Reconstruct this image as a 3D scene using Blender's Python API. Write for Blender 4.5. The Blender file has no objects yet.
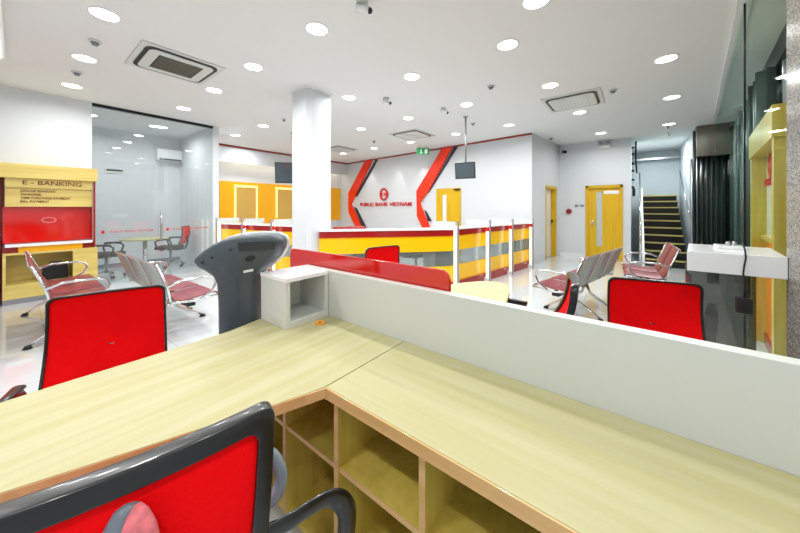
import bpy, bmesh, math, random
from mathutils import Vector, Matrix
random.seed(4)
C = bpy.context.scene.collection
PI = math.pi
EYE, CEIL, F = 1.4, 3.25, 300.0
S38, C38 = math.sin(math.radians(38)), math.cos(math.radians(38))
# ---------------------------------------------------------------- survey helpers (photo ray -> point on a real surface)
def ray(px, py):
    x = (px-400)/F
    return Vector((x*S38+C38, -x*C38+S38, (208-py)/F))
def on_z(px, py, z):
    d = ray(px, py); t = (z-EYE)/d.z
    return Vector((d.x*t, d.y*t, z))
def on_line(px, py, P, Q):                      # vertical plane through plan points P and Q
    d = ray(px, py); ux, uy = Q[0]-P[0], Q[1]-P[1]
    t = (P[0]*uy-P[1]*ux)/(d.x*uy-d.y*ux)
    return Vector((d.x*t, d.y*t, EYE+d.z*t))
def cam(xc, zc, z=0):                           # metres right of / ahead of the eye
    return Vector((xc*S38+zc*C38, -xc*C38+zc*S38, z))
# ---------------------------------------------------------------- materials
def srgb(r, g, b):
    f = lambda v: (v/255/12.92) if v/255 <= .04045 else ((v/255+.055)/1.055)**2.4
    return (f(r), f(g), f(b), 1)
MATS = {}
def mat(name, col, rough=.5, metal=0, emit=0, ecol=None, coat=0, spec=.5, noise=0, nscale=8, stretch=(1, 1, 1), bump=0, col2=None):
    m = bpy.data.materials.new(name); m.use_nodes = True
    n, l = m.node_tree.nodes, m.node_tree.links
    b = n['Principled BSDF']
    b.inputs['Base Color'].default_value = col
    b.inputs['Roughness'].default_value = rough
    b.inputs['Metallic'].default_value = metal
    b.inputs['Coat Weight'].default_value = coat
    b.inputs['Coat Roughness'].default_value = .05
    b.inputs['Specular IOR Level'].default_value = spec
    if emit:
        b.inputs['Emission Color'].default_value = ecol or col
        b.inputs['Emission Strength'].default_value = emit
    if noise or bump:
        tc = n.new('ShaderNodeTexCoord'); mp = n.new('ShaderNodeMapping'); nz = n.new('ShaderNodeTexNoise')
        mp.inputs['Scale'].default_value = stretch
        nz.inputs['Scale'].default_value = nscale; nz.inputs['Detail'].default_value = 5
        l.new(tc.outputs['Object'], mp.inputs['Vector']); l.new(mp.outputs['Vector'], nz.inputs['Vector'])
        if noise:
            mx = n.new('ShaderNodeMix'); mx.data_type = 'RGBA'
            c2 = col2 or tuple(v*(1-noise) for v in col[:3])+(1,)
            mx.inputs[6].default_value = col; mx.inputs[7].default_value = c2
            rp = n.new('ShaderNodeMapRange'); rp.inputs[1].default_value = .35; rp.inputs[2].default_value = .65
            l.new(nz.outputs['Fac'], rp.inputs[0]); l.new(rp.outputs[0], mx.inputs[0]); l.new(mx.outputs[2], b.inputs['Base Color'])
        if bump:
            bp = n.new('ShaderNodeBump'); bp.inputs['Strength'].default_value = bump; bp.inputs['Distance'].default_value = .01
            l.new(nz.outputs['Fac'], bp.inputs['Height']); l.new(bp.outputs['Normal'], b.inputs['Normal'])
    MATS[name] = m
    return m
def glass(name, tint, refl=.08, gmax=.5, rough=.0, frost=0, fcol=(1, 1, 1, 1)):
    m = bpy.data.materials.new(name); m.use_nodes = True
    n, l = m.node_tree.nodes, m.node_tree.links
    n.remove(n['Principled BSDF']); out = n['Material Output']
    t = n.new('ShaderNodeBsdfTransparent'); t.inputs['Color'].default_value = tint
    g = n.new('ShaderNodeBsdfGlossy'); g.inputs['Roughness'].default_value = rough; g.inputs['Color'].default_value = (.95, 1, .98, 1)
    f = n.new('ShaderNodeLayerWeight'); f.inputs['Blend'].default_value = .35
    mr = n.new('ShaderNodeMapRange'); mr.inputs[3].default_value = refl; mr.inputs[4].default_value = gmax
    p = n.new('ShaderNodeMath'); p.operation = 'POWER'; p.inputs[1].default_value = 2.5
    l.new(f.outputs['Facing'], p.inputs[0]); l.new(p.outputs[0], mr.inputs[0])
    mx = n.new('ShaderNodeMixShader'); l.new(mr.outputs[0], mx.inputs[0]); l.new(t.outputs[0], mx.inputs[1]); l.new(g.outputs[0], mx.inputs[2])
    last = mx
    if frost:
        dmx = n.new('ShaderNodeMixShader'); dmx.inputs[0].default_value = frost
        df = n.new('ShaderNodeBsdfDiffuse'); df.inputs['Color'].default_value = fcol
        l.new(mx.outputs[0], dmx.inputs[1]); l.new(df.outputs[0], dmx.inputs[2]); last = dmx
    l.new(last.outputs[0], out.inputs['Surface'])
    MATS[name] = m
    return m
def wood(name, c1, c2, rough=.35, axis=1, scale=1.0, coat=.15):
    st = [14, 14, 14]; st[axis] = .8
    m = mat(name, c1, rough, coat=coat, noise=.2, nscale=1.6*scale, stretch=tuple(st), col2=c2)
    return m
def tiles(name, col, line, size, rough=.06):
    m = bpy.data.materials.new(name); m.use_nodes = True
    n, l = m.node_tree.nodes, m.node_tree.links; b = n['Principled BSDF']
    tc = n.new('ShaderNodeTexCoord'); br = n.new('ShaderNodeTexBrick')
    br.offset = 0; br.inputs['Scale'].default_value = 1; br.inputs['Brick Width'].default_value = size; br.inputs['Row Height'].default_value = size
    br.inputs['Mortar Size'].default_value = .003; br.inputs['Mortar Smooth'].default_value = .2
    br.inputs['Color1'].default_value = col; br.inputs['Color2'].default_value = tuple(v*.97 for v in col[:3])+(1,); br.inputs['Mortar'].default_value = line
    l.new(tc.outputs['Object'], br.inputs['Vector']); l.new(br.outputs['Color'], b.inputs['Base Color'])
    b.inputs['Roughness'].default_value = rough; b.inputs['Specular IOR Level'].default_value = .8
    b.inputs['Coat Weight'].default_value = .5; b.inputs['Coat Roughness'].default_value = .03
    MATS[name] = m
def speckle(name, c1, c2, scale=60, rough=.18):
    m = bpy.data.materials.new(name); m.use_nodes = True
    n, l = m.node_tree.nodes, m.node_tree.links; b = n['Principled BSDF']
    tc = n.new('ShaderNodeTexCoord'); v = n.new('ShaderNodeTexVoronoi'); v.inputs['Scale'].default_value = scale
    nz = n.new('ShaderNodeTexNoise'); nz.inputs['Scale'].default_value = scale*1.7; nz.inputs['Detail'].default_value = 4
    r = n.new('ShaderNodeValToRGB'); r.color_ramp.elements[0].position = .35; r.color_ramp.elements[0].color = c1
    r.color_ramp.elements[1].position = .65; r.color_ramp.elements[1].color = c2
    mm = n.new('ShaderNodeMath'); mm.operation = 'MULTIPLY_ADD'; mm.inputs[1].default_value = .5; 
    sp = n.new('ShaderNodeSeparateColor')
    l.new(tc.outputs['Object'], v.inputs['Vector']); l.new(tc.outputs['Object'], nz.inputs['Vector'])
    l.new(v.outputs['Color'], sp.inputs[0]); l.new(sp.outputs[0], mm.inputs[0])
    h = n.new('ShaderNodeMath'); h.operation = 'MULTIPLY'; h.inputs[1].default_value = .5; l.new(nz.outputs['Fac'], h.inputs[0]); l.new(h.outputs[0], mm.inputs[2])
    l.new(mm.outputs[0], r.inputs[0]); l.new(r.outputs[0], b.inputs['Base Color'])
    b.inputs['Roughness'].default_value = rough
    MATS[name] = m
def perforated(name, col, hole, scale=70):
    m = bpy.data.materials.new(name); m.use_nodes = True
    n, l = m.node_tree.nodes, m.node_tree.links; b = n['Principled BSDF']
    tc = n.new('ShaderNodeTexCoord'); v = n.new('ShaderNodeTexVoronoi'); v.inputs['Scale'].default_value = scale; v.inputs['Randomness'].default_value = 0
    r = n.new('ShaderNodeMapRange'); r.inputs[1].default_value = .22; r.inputs[2].default_value = .32
    mx = n.new('ShaderNodeMix'); mx.data_type = 'RGBA'; mx.inputs[6].default_value = hole; mx.inputs[7].default_value = col
    l.new(tc.outputs['Object'], v.inputs['Vector']); l.new(v.outputs['Distance'], r.inputs[0]); l.new(r.outputs[0], mx.inputs[0]); l.new(mx.outputs[2], b.inputs['Base Color'])
    b.inputs['Roughness'].default_value = .35
    MATS[name] = m

mat('ceiling_paint', srgb(228, 229, 228), .8)
mat('wall_paint', srgb(216, 220, 224), .7)
mat('stair_paint', srgb(205, 216, 220), .7)
mat('white_laminate', srgb(207, 211, 206), .35, coat=.1)
mat('white_gloss', srgb(238, 240, 242), .2, coat=.3)
tiles('floor_tile', srgb(206, 212, 214), srgb(176, 178, 172), .8)
wood('maple', srgb(184, 179, 140), srgb(176, 169, 120), .55, axis=1, coat=0)
wood('maple_x', srgb(184, 179, 140), srgb(176, 169, 120), .55, axis=0, coat=0)
wood('maple_edge', srgb(226, 184, 126), srgb(212, 168, 106), .4, axis=1)
wood('maple_inner', srgb(222, 200, 100), srgb(206, 182, 78), .5, axis=2, coat=0)
wood('kiosk_maple', srgb(222, 200, 118), srgb(206, 182, 98), .35, axis=0)
wood('frame_maple', srgb(214, 190, 92), srgb(198, 170, 66), .35, axis=2)
mat('yellow_panel', srgb(252, 196, 0), .25, coat=.4)
mat('yellow_door', srgb(226, 180, 10), .35, noise=.12, nscale=2, stretch=(10, 10, .8))
mat('gold_panel', srgb(250, 180, 8), .35)
mat('niche_panel', srgb(214, 172, 84), .4)
mat('red_panel', srgb(226, 6, 14), .18, coat=.6)
mat('red_gloss', srgb(205, 20, 12), .12, coat=.8)
mat('dark_red', srgb(160, 22, 22), .25, coat=.4)
mat('orange_red', srgb(250, 50, 12), .35)
mat('orange_panel', srgb(246, 130, 10), .35)
mat('sign_red', srgb(214, 20, 28), .4)
mat('letter_maroon', srgb(110, 34, 16), .5)
mat('dark_navy', srgb(46, 40, 58), .35)
mat('mesh_red', srgb(255, 0, 8), .8, spec=.15, bump=.3, nscale=160, stretch=(1, 1, 1))
mat('fabric_red', srgb(190, 20, 28), .8)
mat('black_plastic', srgb(15, 17, 20), .3, spec=.5, coat=.25)
mat('black_fabric', srgb(26, 26, 30), .85)
mat('pink_pad', srgb(232, 120, 128), .6, noise=.25, nscale=90)
mat('grey_plastic', srgb(120, 130, 142), .35)
perforated('seat_maroon', srgb(128, 46, 56), srgb(66, 14, 20))
perforated('seat_back_steel', srgb(172, 176, 172), srgb(96, 98, 96), 60)
mat('chrome', srgb(225, 228, 230), .12, 1)
mat('steel', srgb(170, 175, 180), .28, 1)
mat('aluminium', srgb(186, 190, 194), .35, .7)
mat('dark_metal', srgb(40, 42, 46), .35, .6)
mat('slate', srgb(66, 76, 84), .42, coat=.15)
mat('slate_dark', srgb(50, 54, 62), .4, noise=.4, nscale=60, stretch=(12, 12, 1))
mat('silver_shell', srgb(214, 220, 218), .3, .2)
mat('lamp_white', srgb(255, 255, 255), .5, emit=5, ecol=(1, 1, 1, 1))
mat('tube_warm', srgb(255, 246, 230), .5, emit=1.6, ecol=(1, .95, .87, 1))
mat('niche_glow', srgb(255, 220, 140), .5, emit=.8, ecol=(1, .78, .36, 1))
mat('cove_glow', srgb(255, 240, 210), .5, emit=1.1, ecol=(1, .9, .7, 1))
mat('exit_green', srgb(10, 130, 70), .4, emit=.15, ecol=(.0, .5, .2, 1))
mat('screen', srgb(70, 84, 92), .12, coat=.5)
mat('grille', srgb(112, 108, 92), .6)
mat('slot_black', srgb(14, 16, 18), .5)
mat('step_black', srgb(18, 18, 18), .3, coat=.2)
mat('nosing_gold', srgb(200, 186, 110), .4, .2)
mat('bronze_box', srgb(128, 122, 112), .25, .4)
mat('curtain', srgb(58, 70, 66), .35)
mat('night', srgb(16, 20, 20), .4)
mat('strip_brown', srgb(150, 52, 30), .45)
mat('orange_cap', srgb(244, 160, 20), .4)
mat('tile_step', srgb(205, 205, 200), .4)
speckle('granite', srgb(98, 97, 90), srgb(166, 164, 156), scale=190)
glass('clear_glass', (.95, .98, .97, 1), .0, .03)
glass('room_glass', (.95, .97, .97, 1), .05, .4, frost=.03, fcol=(.82, .87, .88, 1))
glass('green_glass', (.84, .92, .89, 1), .03, .2)
glass('smoke_glass', (.45, .44, .42, 1), .12)
glass('frosted_glass', (.85, .9, .92, 1), .06, .4, .1, frost=.55, fcol=(.8, .85, .87, 1))
glass('counter_glass', (.66, .7, .7, 1), .08, .4, .02, frost=.14, fcol=(.6, .66, .66, 1))
# ---------------------------------------------------------------- mesh builder
class MB:
    def __init__(s): s.v, s.f, s.smooth = [], [], set()
    def add(s, vs, fs, sm=False):
        o = len(s.v); s.v += [Vector(v) for v in vs]
        for f in fs:
            if sm: s.smooth.add(len(s.f))
            s.f.append(tuple(i+o for i in f))
        return s
    def box(s, x0, y0, z0, x1, y1, z1):
        x0, x1 = sorted((x0, x1)); y0, y1 = sorted((y0, y1)); z0, z1 = sorted((z0, z1))
        return s.add([(x0, y0, z0), (x1, y0, z0), (x1, y1, z0), (x0, y1, z0), (x0, y0, z1), (x1, y0, z1), (x1, y1, z1), (x0, y1, z1)],
                     [(0, 3, 2, 1), (4, 5, 6, 7), (0, 1, 5, 4), (1, 2, 6, 5), (2, 3, 7, 6), (3, 0, 4, 7)])
    def slab(s, P, Q, z0, z1, th, side=0):     # vertical slab along plan line PQ; thickness to the left(+)/right(-)/centre
        P, Q = Vector((P[0], P[1])), Vector((Q[0], Q[1])); d = (Q-P).normalized(); n = Vector((-d.y, d.x))
        a, b = (0, th) if side > 0 else (-th, 0) if side < 0 else (-th/2, th/2)
        pl = [P+n*a, Q+n*a, Q+n*b, P+n*b]
        return s.prism([(p.x, p.y) for p in pl], z0, z1)
    def prism(s, poly, z0, z1):
        n = len(poly); ar = sum(poly[i][0]*poly[(i+1) % n][1]-poly[(i+1) % n][0]*poly[i][1] for i in range(n))
        if ar < 0: poly = poly[::-1]
        vs = [(x, y, z0) for x, y in poly]+[(x, y, z1) for x, y in poly]
        fs = [tuple(range(n-1, -1, -1)), tuple(range(n, 2*n))]+[(i, (i+1) % n, n+(i+1) % n, n+i) for i in range(n)]
        return s.add(vs, fs)
    def extr(s, pts, vec):                     # planar 3D polygon extruded along vec
        n = len(pts); vec = Vector(vec); pts = [Vector(p) for p in pts]
        nn = Vector((0, 0, 0))
        for i in range(n): nn += pts[i].cross(pts[(i+1) % n])
        if nn.dot(vec) < 0: pts = pts[::-1]
        vs = pts+[p+vec for p in pts]
        fs = [tuple(range(n-1, -1, -1)), tuple(range(n, 2*n))]+[(i, (i+1) % n, n+(i+1) % n, n+i) for i in range(n)]
        return s.add(vs, fs)
    def tube(s, path, r, seg=10, flat=1.0, up=None, closed=False):
        path = [Vector(p) for p in path]; rings = []; n = len(path); prev = None
        for i, p in enumerate(path):
            if closed: t = path[(i+1) % n]-path[i-1]
            elif i == 0: t = path[1]-p
            elif i == n-1: t = p-path[i-1]
            else: t = (path[i+1]-p).normalized()+(p-path[i-1]).normalized()
            t.normalize()
            u = Vector(up) if up else (prev if prev is not None else (Vector((0, 0, 1)) if abs(t.z) < .9 else Vector((1, 0, 0))))
            a = u-t*u.dot(t)
            if a.length < 1e-4: a = Vector((1, .1, 0))-t*t.x
            a.normalize(); b = t.cross(a); prev = a
            rr = r[i] if isinstance(r, (list, tuple)) else r
            rings.append([p+a*math.cos(2*PI*k/seg)*rr*flat+b*math.sin(2*PI*k/seg)*rr for k in range(seg)])
        vs = [v for g in rings for v in g]; fs = []
        m = n if closed else n-1
        for i in range(m):
            j = (i+1) % n
            for k in range(seg):
                k2 = (k+1) % seg; fs.append((i*seg+k, i*seg+k2, j*seg+k2, j*seg+k))
        s.add(vs, fs, True)
        if not closed: s.add(rings[0], [tuple(range(seg-1, -1, -1))]); s.add(rings[-1], [tuple(range(seg))])
        return s
    def cyl(s, c, r, z0, z1, seg=24, r2=None):
        r2 = r if r2 is None else r2
        vs = [(c[0]+r*math.cos(2*PI*k/seg), c[1]+r*math.sin(2*PI*k/seg), z0) for k in range(seg)]+[(c[0]+r2*math.cos(2*PI*k/seg), c[1]+r2*math.sin(2*PI*k/seg), z1) for k in range(seg)]
        s.add(vs, [(k, (k+1) % seg, seg+(k+1) % seg, seg+k) for k in range(seg)], True)
        s.add(vs, [tuple(range(seg-1, -1, -1)), tuple(range(seg, 2*seg))]); return s
    def ball(s, c, r, sx=1, sy=1, sz=1, seg=16, rings=8, lo=-1.0):
        vs, fs = [], []
        for i in range(rings+1):
            a = -PI/2+PI*i/rings; a = max(a, math.asin(lo))
            for k in range(seg): vs.append((c[0]+r*sx*math.cos(a)*math.cos(2*PI*k/seg), c[1]+r*sy*math.cos(a)*math.sin(2*PI*k/seg), c[2]+r*sz*math.sin(a)))
        for i in range(rings):
            for k in range(seg): fs.append((i*seg+k, i*seg+(k+1) % seg, (i+1)*seg+(k+1) % seg, (i+1)*seg+k))
        return s.add(vs, fs, True)
    def build(s, name, m, parent=None, bevel=0, world=False, kind=None, seg=2):
        me = bpy.data.meshes.new(name); vs = s.v
        o = bpy.data.objects.new(name, me); C.objects.link(o)
        if parent is not None:
            o.parent = parent
            if world:
                mt = Matrix.Identity(4); q = parent; ch = []
                while q is not None: ch.append(q); q = q.parent
                for q in reversed(ch): mt = mt @ (Matrix.Translation(q.location) @ Matrix.Rotation(q.rotation_euler.z, 4, 'Z'))
                inv = mt.inverted(); vs = [inv @ v for v in vs]
        else:
            lo = [min(v[i] for v in vs) for i in range(3)]; hi = [max(v[i] for v in vs) for i in range(3)]
            c = Vector(((lo[0]+hi[0])/2, (lo[1]+hi[1])/2, lo[2])); vs = [v-c for v in vs]; o.location = c
        me.from_pydata([tuple(v) for v in vs], [], s.f); me.update()
        for i in s.smooth: me.polygons[i].use_smooth = True
        bm = bmesh.new(); bm.from_mesh(me); bmesh.ops.remove_doubles(bm, verts=bm.verts, dist=1e-5)
        if bevel:
            es = [e for e in bm.edges if len(e.link_faces) == 2 and e.calc_face_angle(0) > .5]
            bmesh.ops.bevel(bm, geom=es, offset=bevel, segments=seg, affect='EDGES', profile=.6, clamp_overlap=True)
        bmesh.ops.recalc_face_normals(bm, faces=bm.faces); bm.to_mesh(me); bm.free()
        me.materials.append(MATS[m] if isinstance(m, str) else m)
        if kind: o['kind'] = kind
        return o
def thing(name, label, cat, loc=(0, 0, 0), rz=0, group=None):
    o = bpy.data.objects.new(name, None); C.objects.link(o); o.empty_display_size = .1
    o.location = loc; o.rotation_euler = (0, 0, rz); o['label'] = label; o['category'] = cat
    if group: o['group'] = group
    return o
def tag(o, label, cat, group=None):
    o['label'] = label; o['category'] = cat
    if group: o['group'] = group
    return o
def dup(root, loc, rz, label, group=None):
    r = root.copy(); C.objects.link(r); r.location = loc; r.rotation_euler = (0, 0, rz); r['label'] = label
    if group: r['group'] = group
    for ch in list(root.children):
        c = ch.copy(); C.objects.link(c); c.parent = r
        for g in list(ch.children):
            d = g.copy(); C.objects.link(d); d.parent = c
    return r
def B(*a): return MB().box(*a)
def struct(name, mb, m, bevel=0): return mb.build(name, m, kind='structure', bevel=bevel)
def text(name, body, m, P, u, width=None, height=None, parent=None, ext=.004, maxw=None):
    """P: centre of the text, u: horizontal reading direction; height = cap height, width scales horizontally"""
    cu = bpy.data.curves.new('t', 'FONT'); cu.body = body; cu.extrude = ext; cu.size = 1; cu.align_x = 'CENTER'; cu.align_y = 'CENTER'; cu.offset = .004
    cu.resolution_u = 3
    to = bpy.data.objects.new('t', cu); C.objects.link(to)
    bpy.context.view_layer.update()
    dg = bpy.context.evaluated_depsgraph_get()
    me = bpy.data.meshes.new_from_object(to.evaluated_get(dg)); bpy.data.objects.remove(to)
    xs = [v.co.x for v in me.vertices]; ys = [v.co.y for v in me.vertices]
    w, h = max(xs)-min(xs), max(ys)-min(ys); cx, cy = (max(xs)+min(xs))/2, (max(ys)+min(ys))/2
    sx = width/w if width else height/h; sy = height/h if height else sx
    u = Vector(u).normalized(); up = Vector((0, 0, 1)); nn = u.cross(up)
    fx = sorted((min(me.vertices[i].co.x for i in p.vertices), max(me.vertices[i].co.x for i in p.vertices), p.index) for p in me.polygons)
    groups, hi = [], -1e9
    for a, b, idx in fx:
        if a > hi+.2 or not groups: groups.append([])
        groups[-1].append(idx); hi = max(hi, b)
    root = None
    if parent is None: parent = root = thing(name, '', '', (P[0], P[1], P[2]-(height or .1)/2)); name = 'word'
    for g in groups:
        mb = MB(); used = {}
        for idx in g:
            f = []
            for vi in me.polygons[idx].vertices:
                if vi not in used:
                    used[vi] = len(mb.v); v = me.vertices[vi]; mb.v.append(Vector(P)+u*((v.co.x-cx)*sx)+up*((v.co.y-cy)*sy)+nn*v.co.z)
                f.append(used[vi])
            mb.f.append(tuple(f))
        mb.build(name, m, parent, world=True)
    bpy.data.meshes.remove(me)
    return root

# ================================================================ SETTING
struct('floor', B(-2.6, -3.4, -.1, 14.2, 11, 0), 'floor_tile')
struct('ceiling', B(-2.6, -3.4, CEIL, 14.2, 11, CEIL+.1), 'ceiling_paint')
WL = 7.5
struct('wall_left', B(-2.4, WL, 0, .82, WL+.12, CEIL), 'wall_paint')
struct('wall_meeting_back', B(-1.2, 9.7, 0, 2.74, 9.82, CEIL), 'wall_paint')
struct('wall_meeting_left', B(-1.32, WL+.12, 0, -1.2, 9.82, CEIL), 'wall_paint')
struct('wall_meeting_right', B(2.74, WL, 0, 2.86, 9.82, CEIL), 'wall_paint')
struct('baseboard_meeting', B(-1.2, 9.68, 0, 2.73, 9.70, .09), 'grey_plastic')
struct('wall_alcove', B(2.86, 9.82, 0, 8.62, 9.94, CEIL), 'wall_paint')
BP, BQ = (7.82, 1.99), (8.47, 9.45)
struct('wall_back', MB().slab(BP, (8.52, 10.0), 0, CEIL, .15, -1), 'wall_paint')
SP, SQ = (7.82, 1.99), (9.9, 1.75)
# side wall with door opening 8.75..9.63
def sy(x): return SP[1]+(SQ[1]-SP[1])*(x-SP[0])/(SQ[0]-SP[0])
m = MB(); m.slab(SP, (8.75, sy(8.75)), 0, CEIL, .15, 1); m.slab((9.63, sy(9.63)), SQ, 0, CEIL, .15, 1); m.slab((8.75, sy(8.75)), (9.63, sy(9.63)), 2.0, CEIL, .15, 1)
struct('wall_side', m, 'wall_paint')
m = MB(); m.box(9.9, 1.085, 0, 10.05, 1.9, CEIL); m.box(9.9, .07, 0, 10.05, .24, CEIL); m.box(9.9, .24, 2.02, 10.05, 1.085, CEIL)
struct('wall_far', m, 'wall_paint')
struct('baseboard_far', B(9.885, .07, 0, 9.9, .24, .1).box(9.885, 1.09, 0, 9.9, 1.74, .1), 'white_gloss')
struct('wall_stairwell_left', B(10.05, .07, 0, 12.9, .19, CEIL), 'stair_paint')
struct('wall_stairwell_right', B(9.9, -1.3, 0, 12.9, -1.12, CEIL), 'stair_paint')
struct('wall_return', B(9.9, -2.3, 0, 10.02, -1.3, CEIL), 'night')
struct('window_5', B(9.72, -1.72, 0, 9.74, -1.12, 3.1), 'smoke_glass')
struct('wall_stairwell_back', B(12.9, -1.3, 0, 13.02, .19, CEIL), 'stair_paint')
struct('trim_1', B(12.55, -1.12, 2.95, 12.9, .07, 3.0), 'steel')
struct('wall_behind', B(-2.4, -3.2, 0, -2.28, WL, CEIL), 'wall_paint')
struct('wall_near', B(-2.28, -1.5, 0, 1.7, -1.38, CEIL), 'wall_paint')
struct('wall_room_beyond', B(8.0, 3.4, 0, 11.5, 3.52, CEIL), 'wall_paint')
# coloured ceiling strips
struct('trim_2', B(2.86, 9.34, 3.2, 8.42, 9.38, CEIL), 'strip_brown')
def bx(y): return BP[0]+(BQ[0]-BP[0])*(y-BP[1])/(BQ[1]-BP[1])
struct('trim_3', MB().slab((BP[0]-.004, BP[1]), (bx(9.35), 9.35), 3.205, CEIL, .03, 1), 'strip_brown')
struct('trim_4', B(2.86, 9.38, 2.76, 8.42, 9.46, CEIL), 'wall_paint')
struct('trim_5', B(2.86, 9.46, 2.76, 8.4, 9.50, 2.80), 'cove_glow')
# column
cx0, cy0, cs, ch = 2.73, 3.90, .43, .06
struct('column', MB().prism([(cx0+ch, cy0), (cx0+cs, cy0), (cx0+cs, cy0+cs), (cx0, cy0+cs), (cx0, cy0+ch)], 0, CEIL), 'wall_paint', bevel=.004)
struct('trim_6', MB().prism([(cx0-.03, cy0-.03), (cx0+cs+.03, cy0-.03), (cx0+cs+.03, cy0+cs+.03), (cx0-.03, cy0+cs+.03)], CEIL-.012, CEIL), 'ceiling_paint')
# granite pillar and facade
def L1(x, off=0): return (x+off*.113, -.775-.114*(x-4.0)-off)
struct('pillar', B(1.7, -1.5, 0, 2.25, -.567, CEIL), 'granite', bevel=.006)
struct('window_1', MB().slab(L1(2.26), L1(3.99), 0, CEIL, .012), 'clear_glass')
struct('window_2', MB().slab(L1(4.01), L1(9.0), 0, CEIL, .012), 'green_glass')
struct('trim_7', MB().slab(L1(3.99), L1(4.01), 0, CEIL, .014), 'dark_metal')
struct('trim_8', MB().slab(L1(2.26), L1(8.6), CEIL-.03, CEIL, .09), 'white_gloss')
struct('window_3', MB().slab(L1(2.2, .42), L1(9.8, .42), 0, 3.05, .02), 'smoke_glass')
struct('wall_outer_beam', MB().slab(L1(2.2, .40), L1(9.8, .40), 3.0, CEIL, .12), 'dark_metal')
mm = MB()
for i in range(9):
    x = 2.5+i*.85
    mm.slab(L1(x, .40), L1(x+.05, .40), 0, 3.0, .06)
struct('window_mullions', mm, 'aluminium')
struct('wall_night_street', MB().slab(L1(1.6, 1.3), L1(10.6, 1.3), 0, CEIL, .05), 'night')
# sheer curtain
def curtain(x0, x1, off, z0, z1, amp, n, label):
    mb = MB(); k = n*10; pts = []
    for i in range(k+1):
        t = i/k; x = x0+(x1-x0)*t; a = math.sin(t*n*2*PI)*amp+math.sin(t*n*4.7)*amp*.4
        p = L1(x, off+a); pts.append(p)
    vs = []; 
    for p in pts: vs += [(p[0], p[1], z0), (p[0], p[1], (z0+z1)/2), (p[0], p[1], z1)]
    for q in pts: vs += [(q[0]+.002, q[1]-.004, z0), (q[0]+.002, q[1]-.004, (z0+z1)/2), (q[0]+.002, q[1]-.004, z1)]
    o = (k+1)*3; fs = []
    for i in range(k):
        for j in range(2): fs += [(i*3+j, i*3+3+j, i*3+4+j, i*3+1+j), (o+i*3+j, o+i*3+1+j, o+i*3+4+j, o+i*3+3+j)]
    fs += [(i*3, o+i*3, o+i*3+3, i*3+3) for i in range(k)]+[(i*3+2, i*3+5, o+i*3+5, o+i*3+2) for i in range(k)]
    mb.add(vs, fs, True)
    tag(mb.build('curtain', 'curtain'), label, 'curtain')
curtain(5.15, 5.9, .26, .03, 2.98, .06, 4, 'grey green drape hanging behind the glass screen, the one beside the yellow frame')
def curtain_across(x, y0, y1, z0, z1, n, label):
    mb = MB(); k = n*10; f_ = [(x+.035*math.sin(i/k*n*2*PI), y0+(y1-y0)*i/k) for i in range(k+1)]; vs = []
    for dx in (0, .004): vs += [(a+dx, b, z) for a, b in f_ for z in (z0, z1)]
    o = 2*(k+1); fs = []
    for i in range(k): fs += [(2*i, 2*i+2, 2*i+3, 2*i+1), (o+2*i, o+2*i+1, o+2*i+3, o+2*i+2), (2*i, o+2*i, o+2*i+2, 2*i+2), (2*i+1, 2*i+3, o+2*i+3, o+2*i+1)]
    mb.add(vs, fs, True); tag(mb.build('curtain', 'curtain'), label, 'curtain')
curtain_across(9.62, -1.58, -1.12, .03, 2.55, 6, 'narrow dark green drape hanging beneath the bronze box right of the staircase')
curtain(6.4, 9.3, .28, .03, 2.98, .06, 13, 'long grey green drape hanging behind the far half of the glass screen')
tag(B(9.45, -1.62, 2.56, 9.70, -1.10, CEIL-.002).build('pelmet_box', 'bronze_box', bevel=.01), 'bronze grey box mounted under the ceiling right of the staircase', 'pelmet')

# doors of the setting
def dr(x, off): d = (Vector(SQ)-Vector(SP)).normalized(); return (x, sy(x)+off)
m = MB(); m.slab((8.75, sy(8.75)-.012), (8.81, sy(8.81)-.012), 0, 2.0, .17, 1); m.slab((9.55, sy(9.55)-.012), (9.63, sy(9.63)-.012), 0, 2.0, .17, 1); m.slab((8.75, sy(8.75)-.012), (9.63, sy(9.63)-.012), 1.94, 2.01, .17, 1)
d1 = struct('door_1', m, 'yellow_door')
MB().slab((8.81, sy(8.81)+.12), (9.55, sy(9.55)+.12), .01, 1.94, .04, 1).build('door_leaf', 'white_gloss', d1, world=True)
B(9.46, sy(9.5)+.05, .98, 9.52, sy(9.5)+.09, 1.06).build('door_handle', 'dark_metal', d1, world=True)
m = MB(); m.box(9.87, .24, 0, 10.05, .30, 2.02); m.box(9.87, 1.025, 0, 10.05, 1.085, 2.02); m.box(9.87, .24, 1.95, 10.05, 1.085, 2.02)
d2 = struct('door_2', m, 'yellow_door', bevel=.004)
m = B(9.92, .30, .01, 9.96, .70, 1.95).box(9.92, .83, .01, 9.96, 1.025, 1.95).box(9.92, .70, .01, 9.96, .83, .35).box(9.92, .70, 1.85, 9.96, .83, 1.95)
m.build('door_leaf', 'yellow_door', d2, world=True)
B(9.935, .70, .35, 9.945, .83, 1.85).build('glass_strip', 'frosted_glass', d2, world=True)
B(9.912, .32, 1.78, 9.92, .66, 1.87).build('transom_glass', 'white_gloss', d2, world=True)
MB().tube([(9.92, .93, .98), (9.87, .93, .98), (9.87, .85, .98)], .012).cyl((9.915, .93), .025, .9, 1.06).build('door_handle', 'chrome', d2, world=True)
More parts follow.
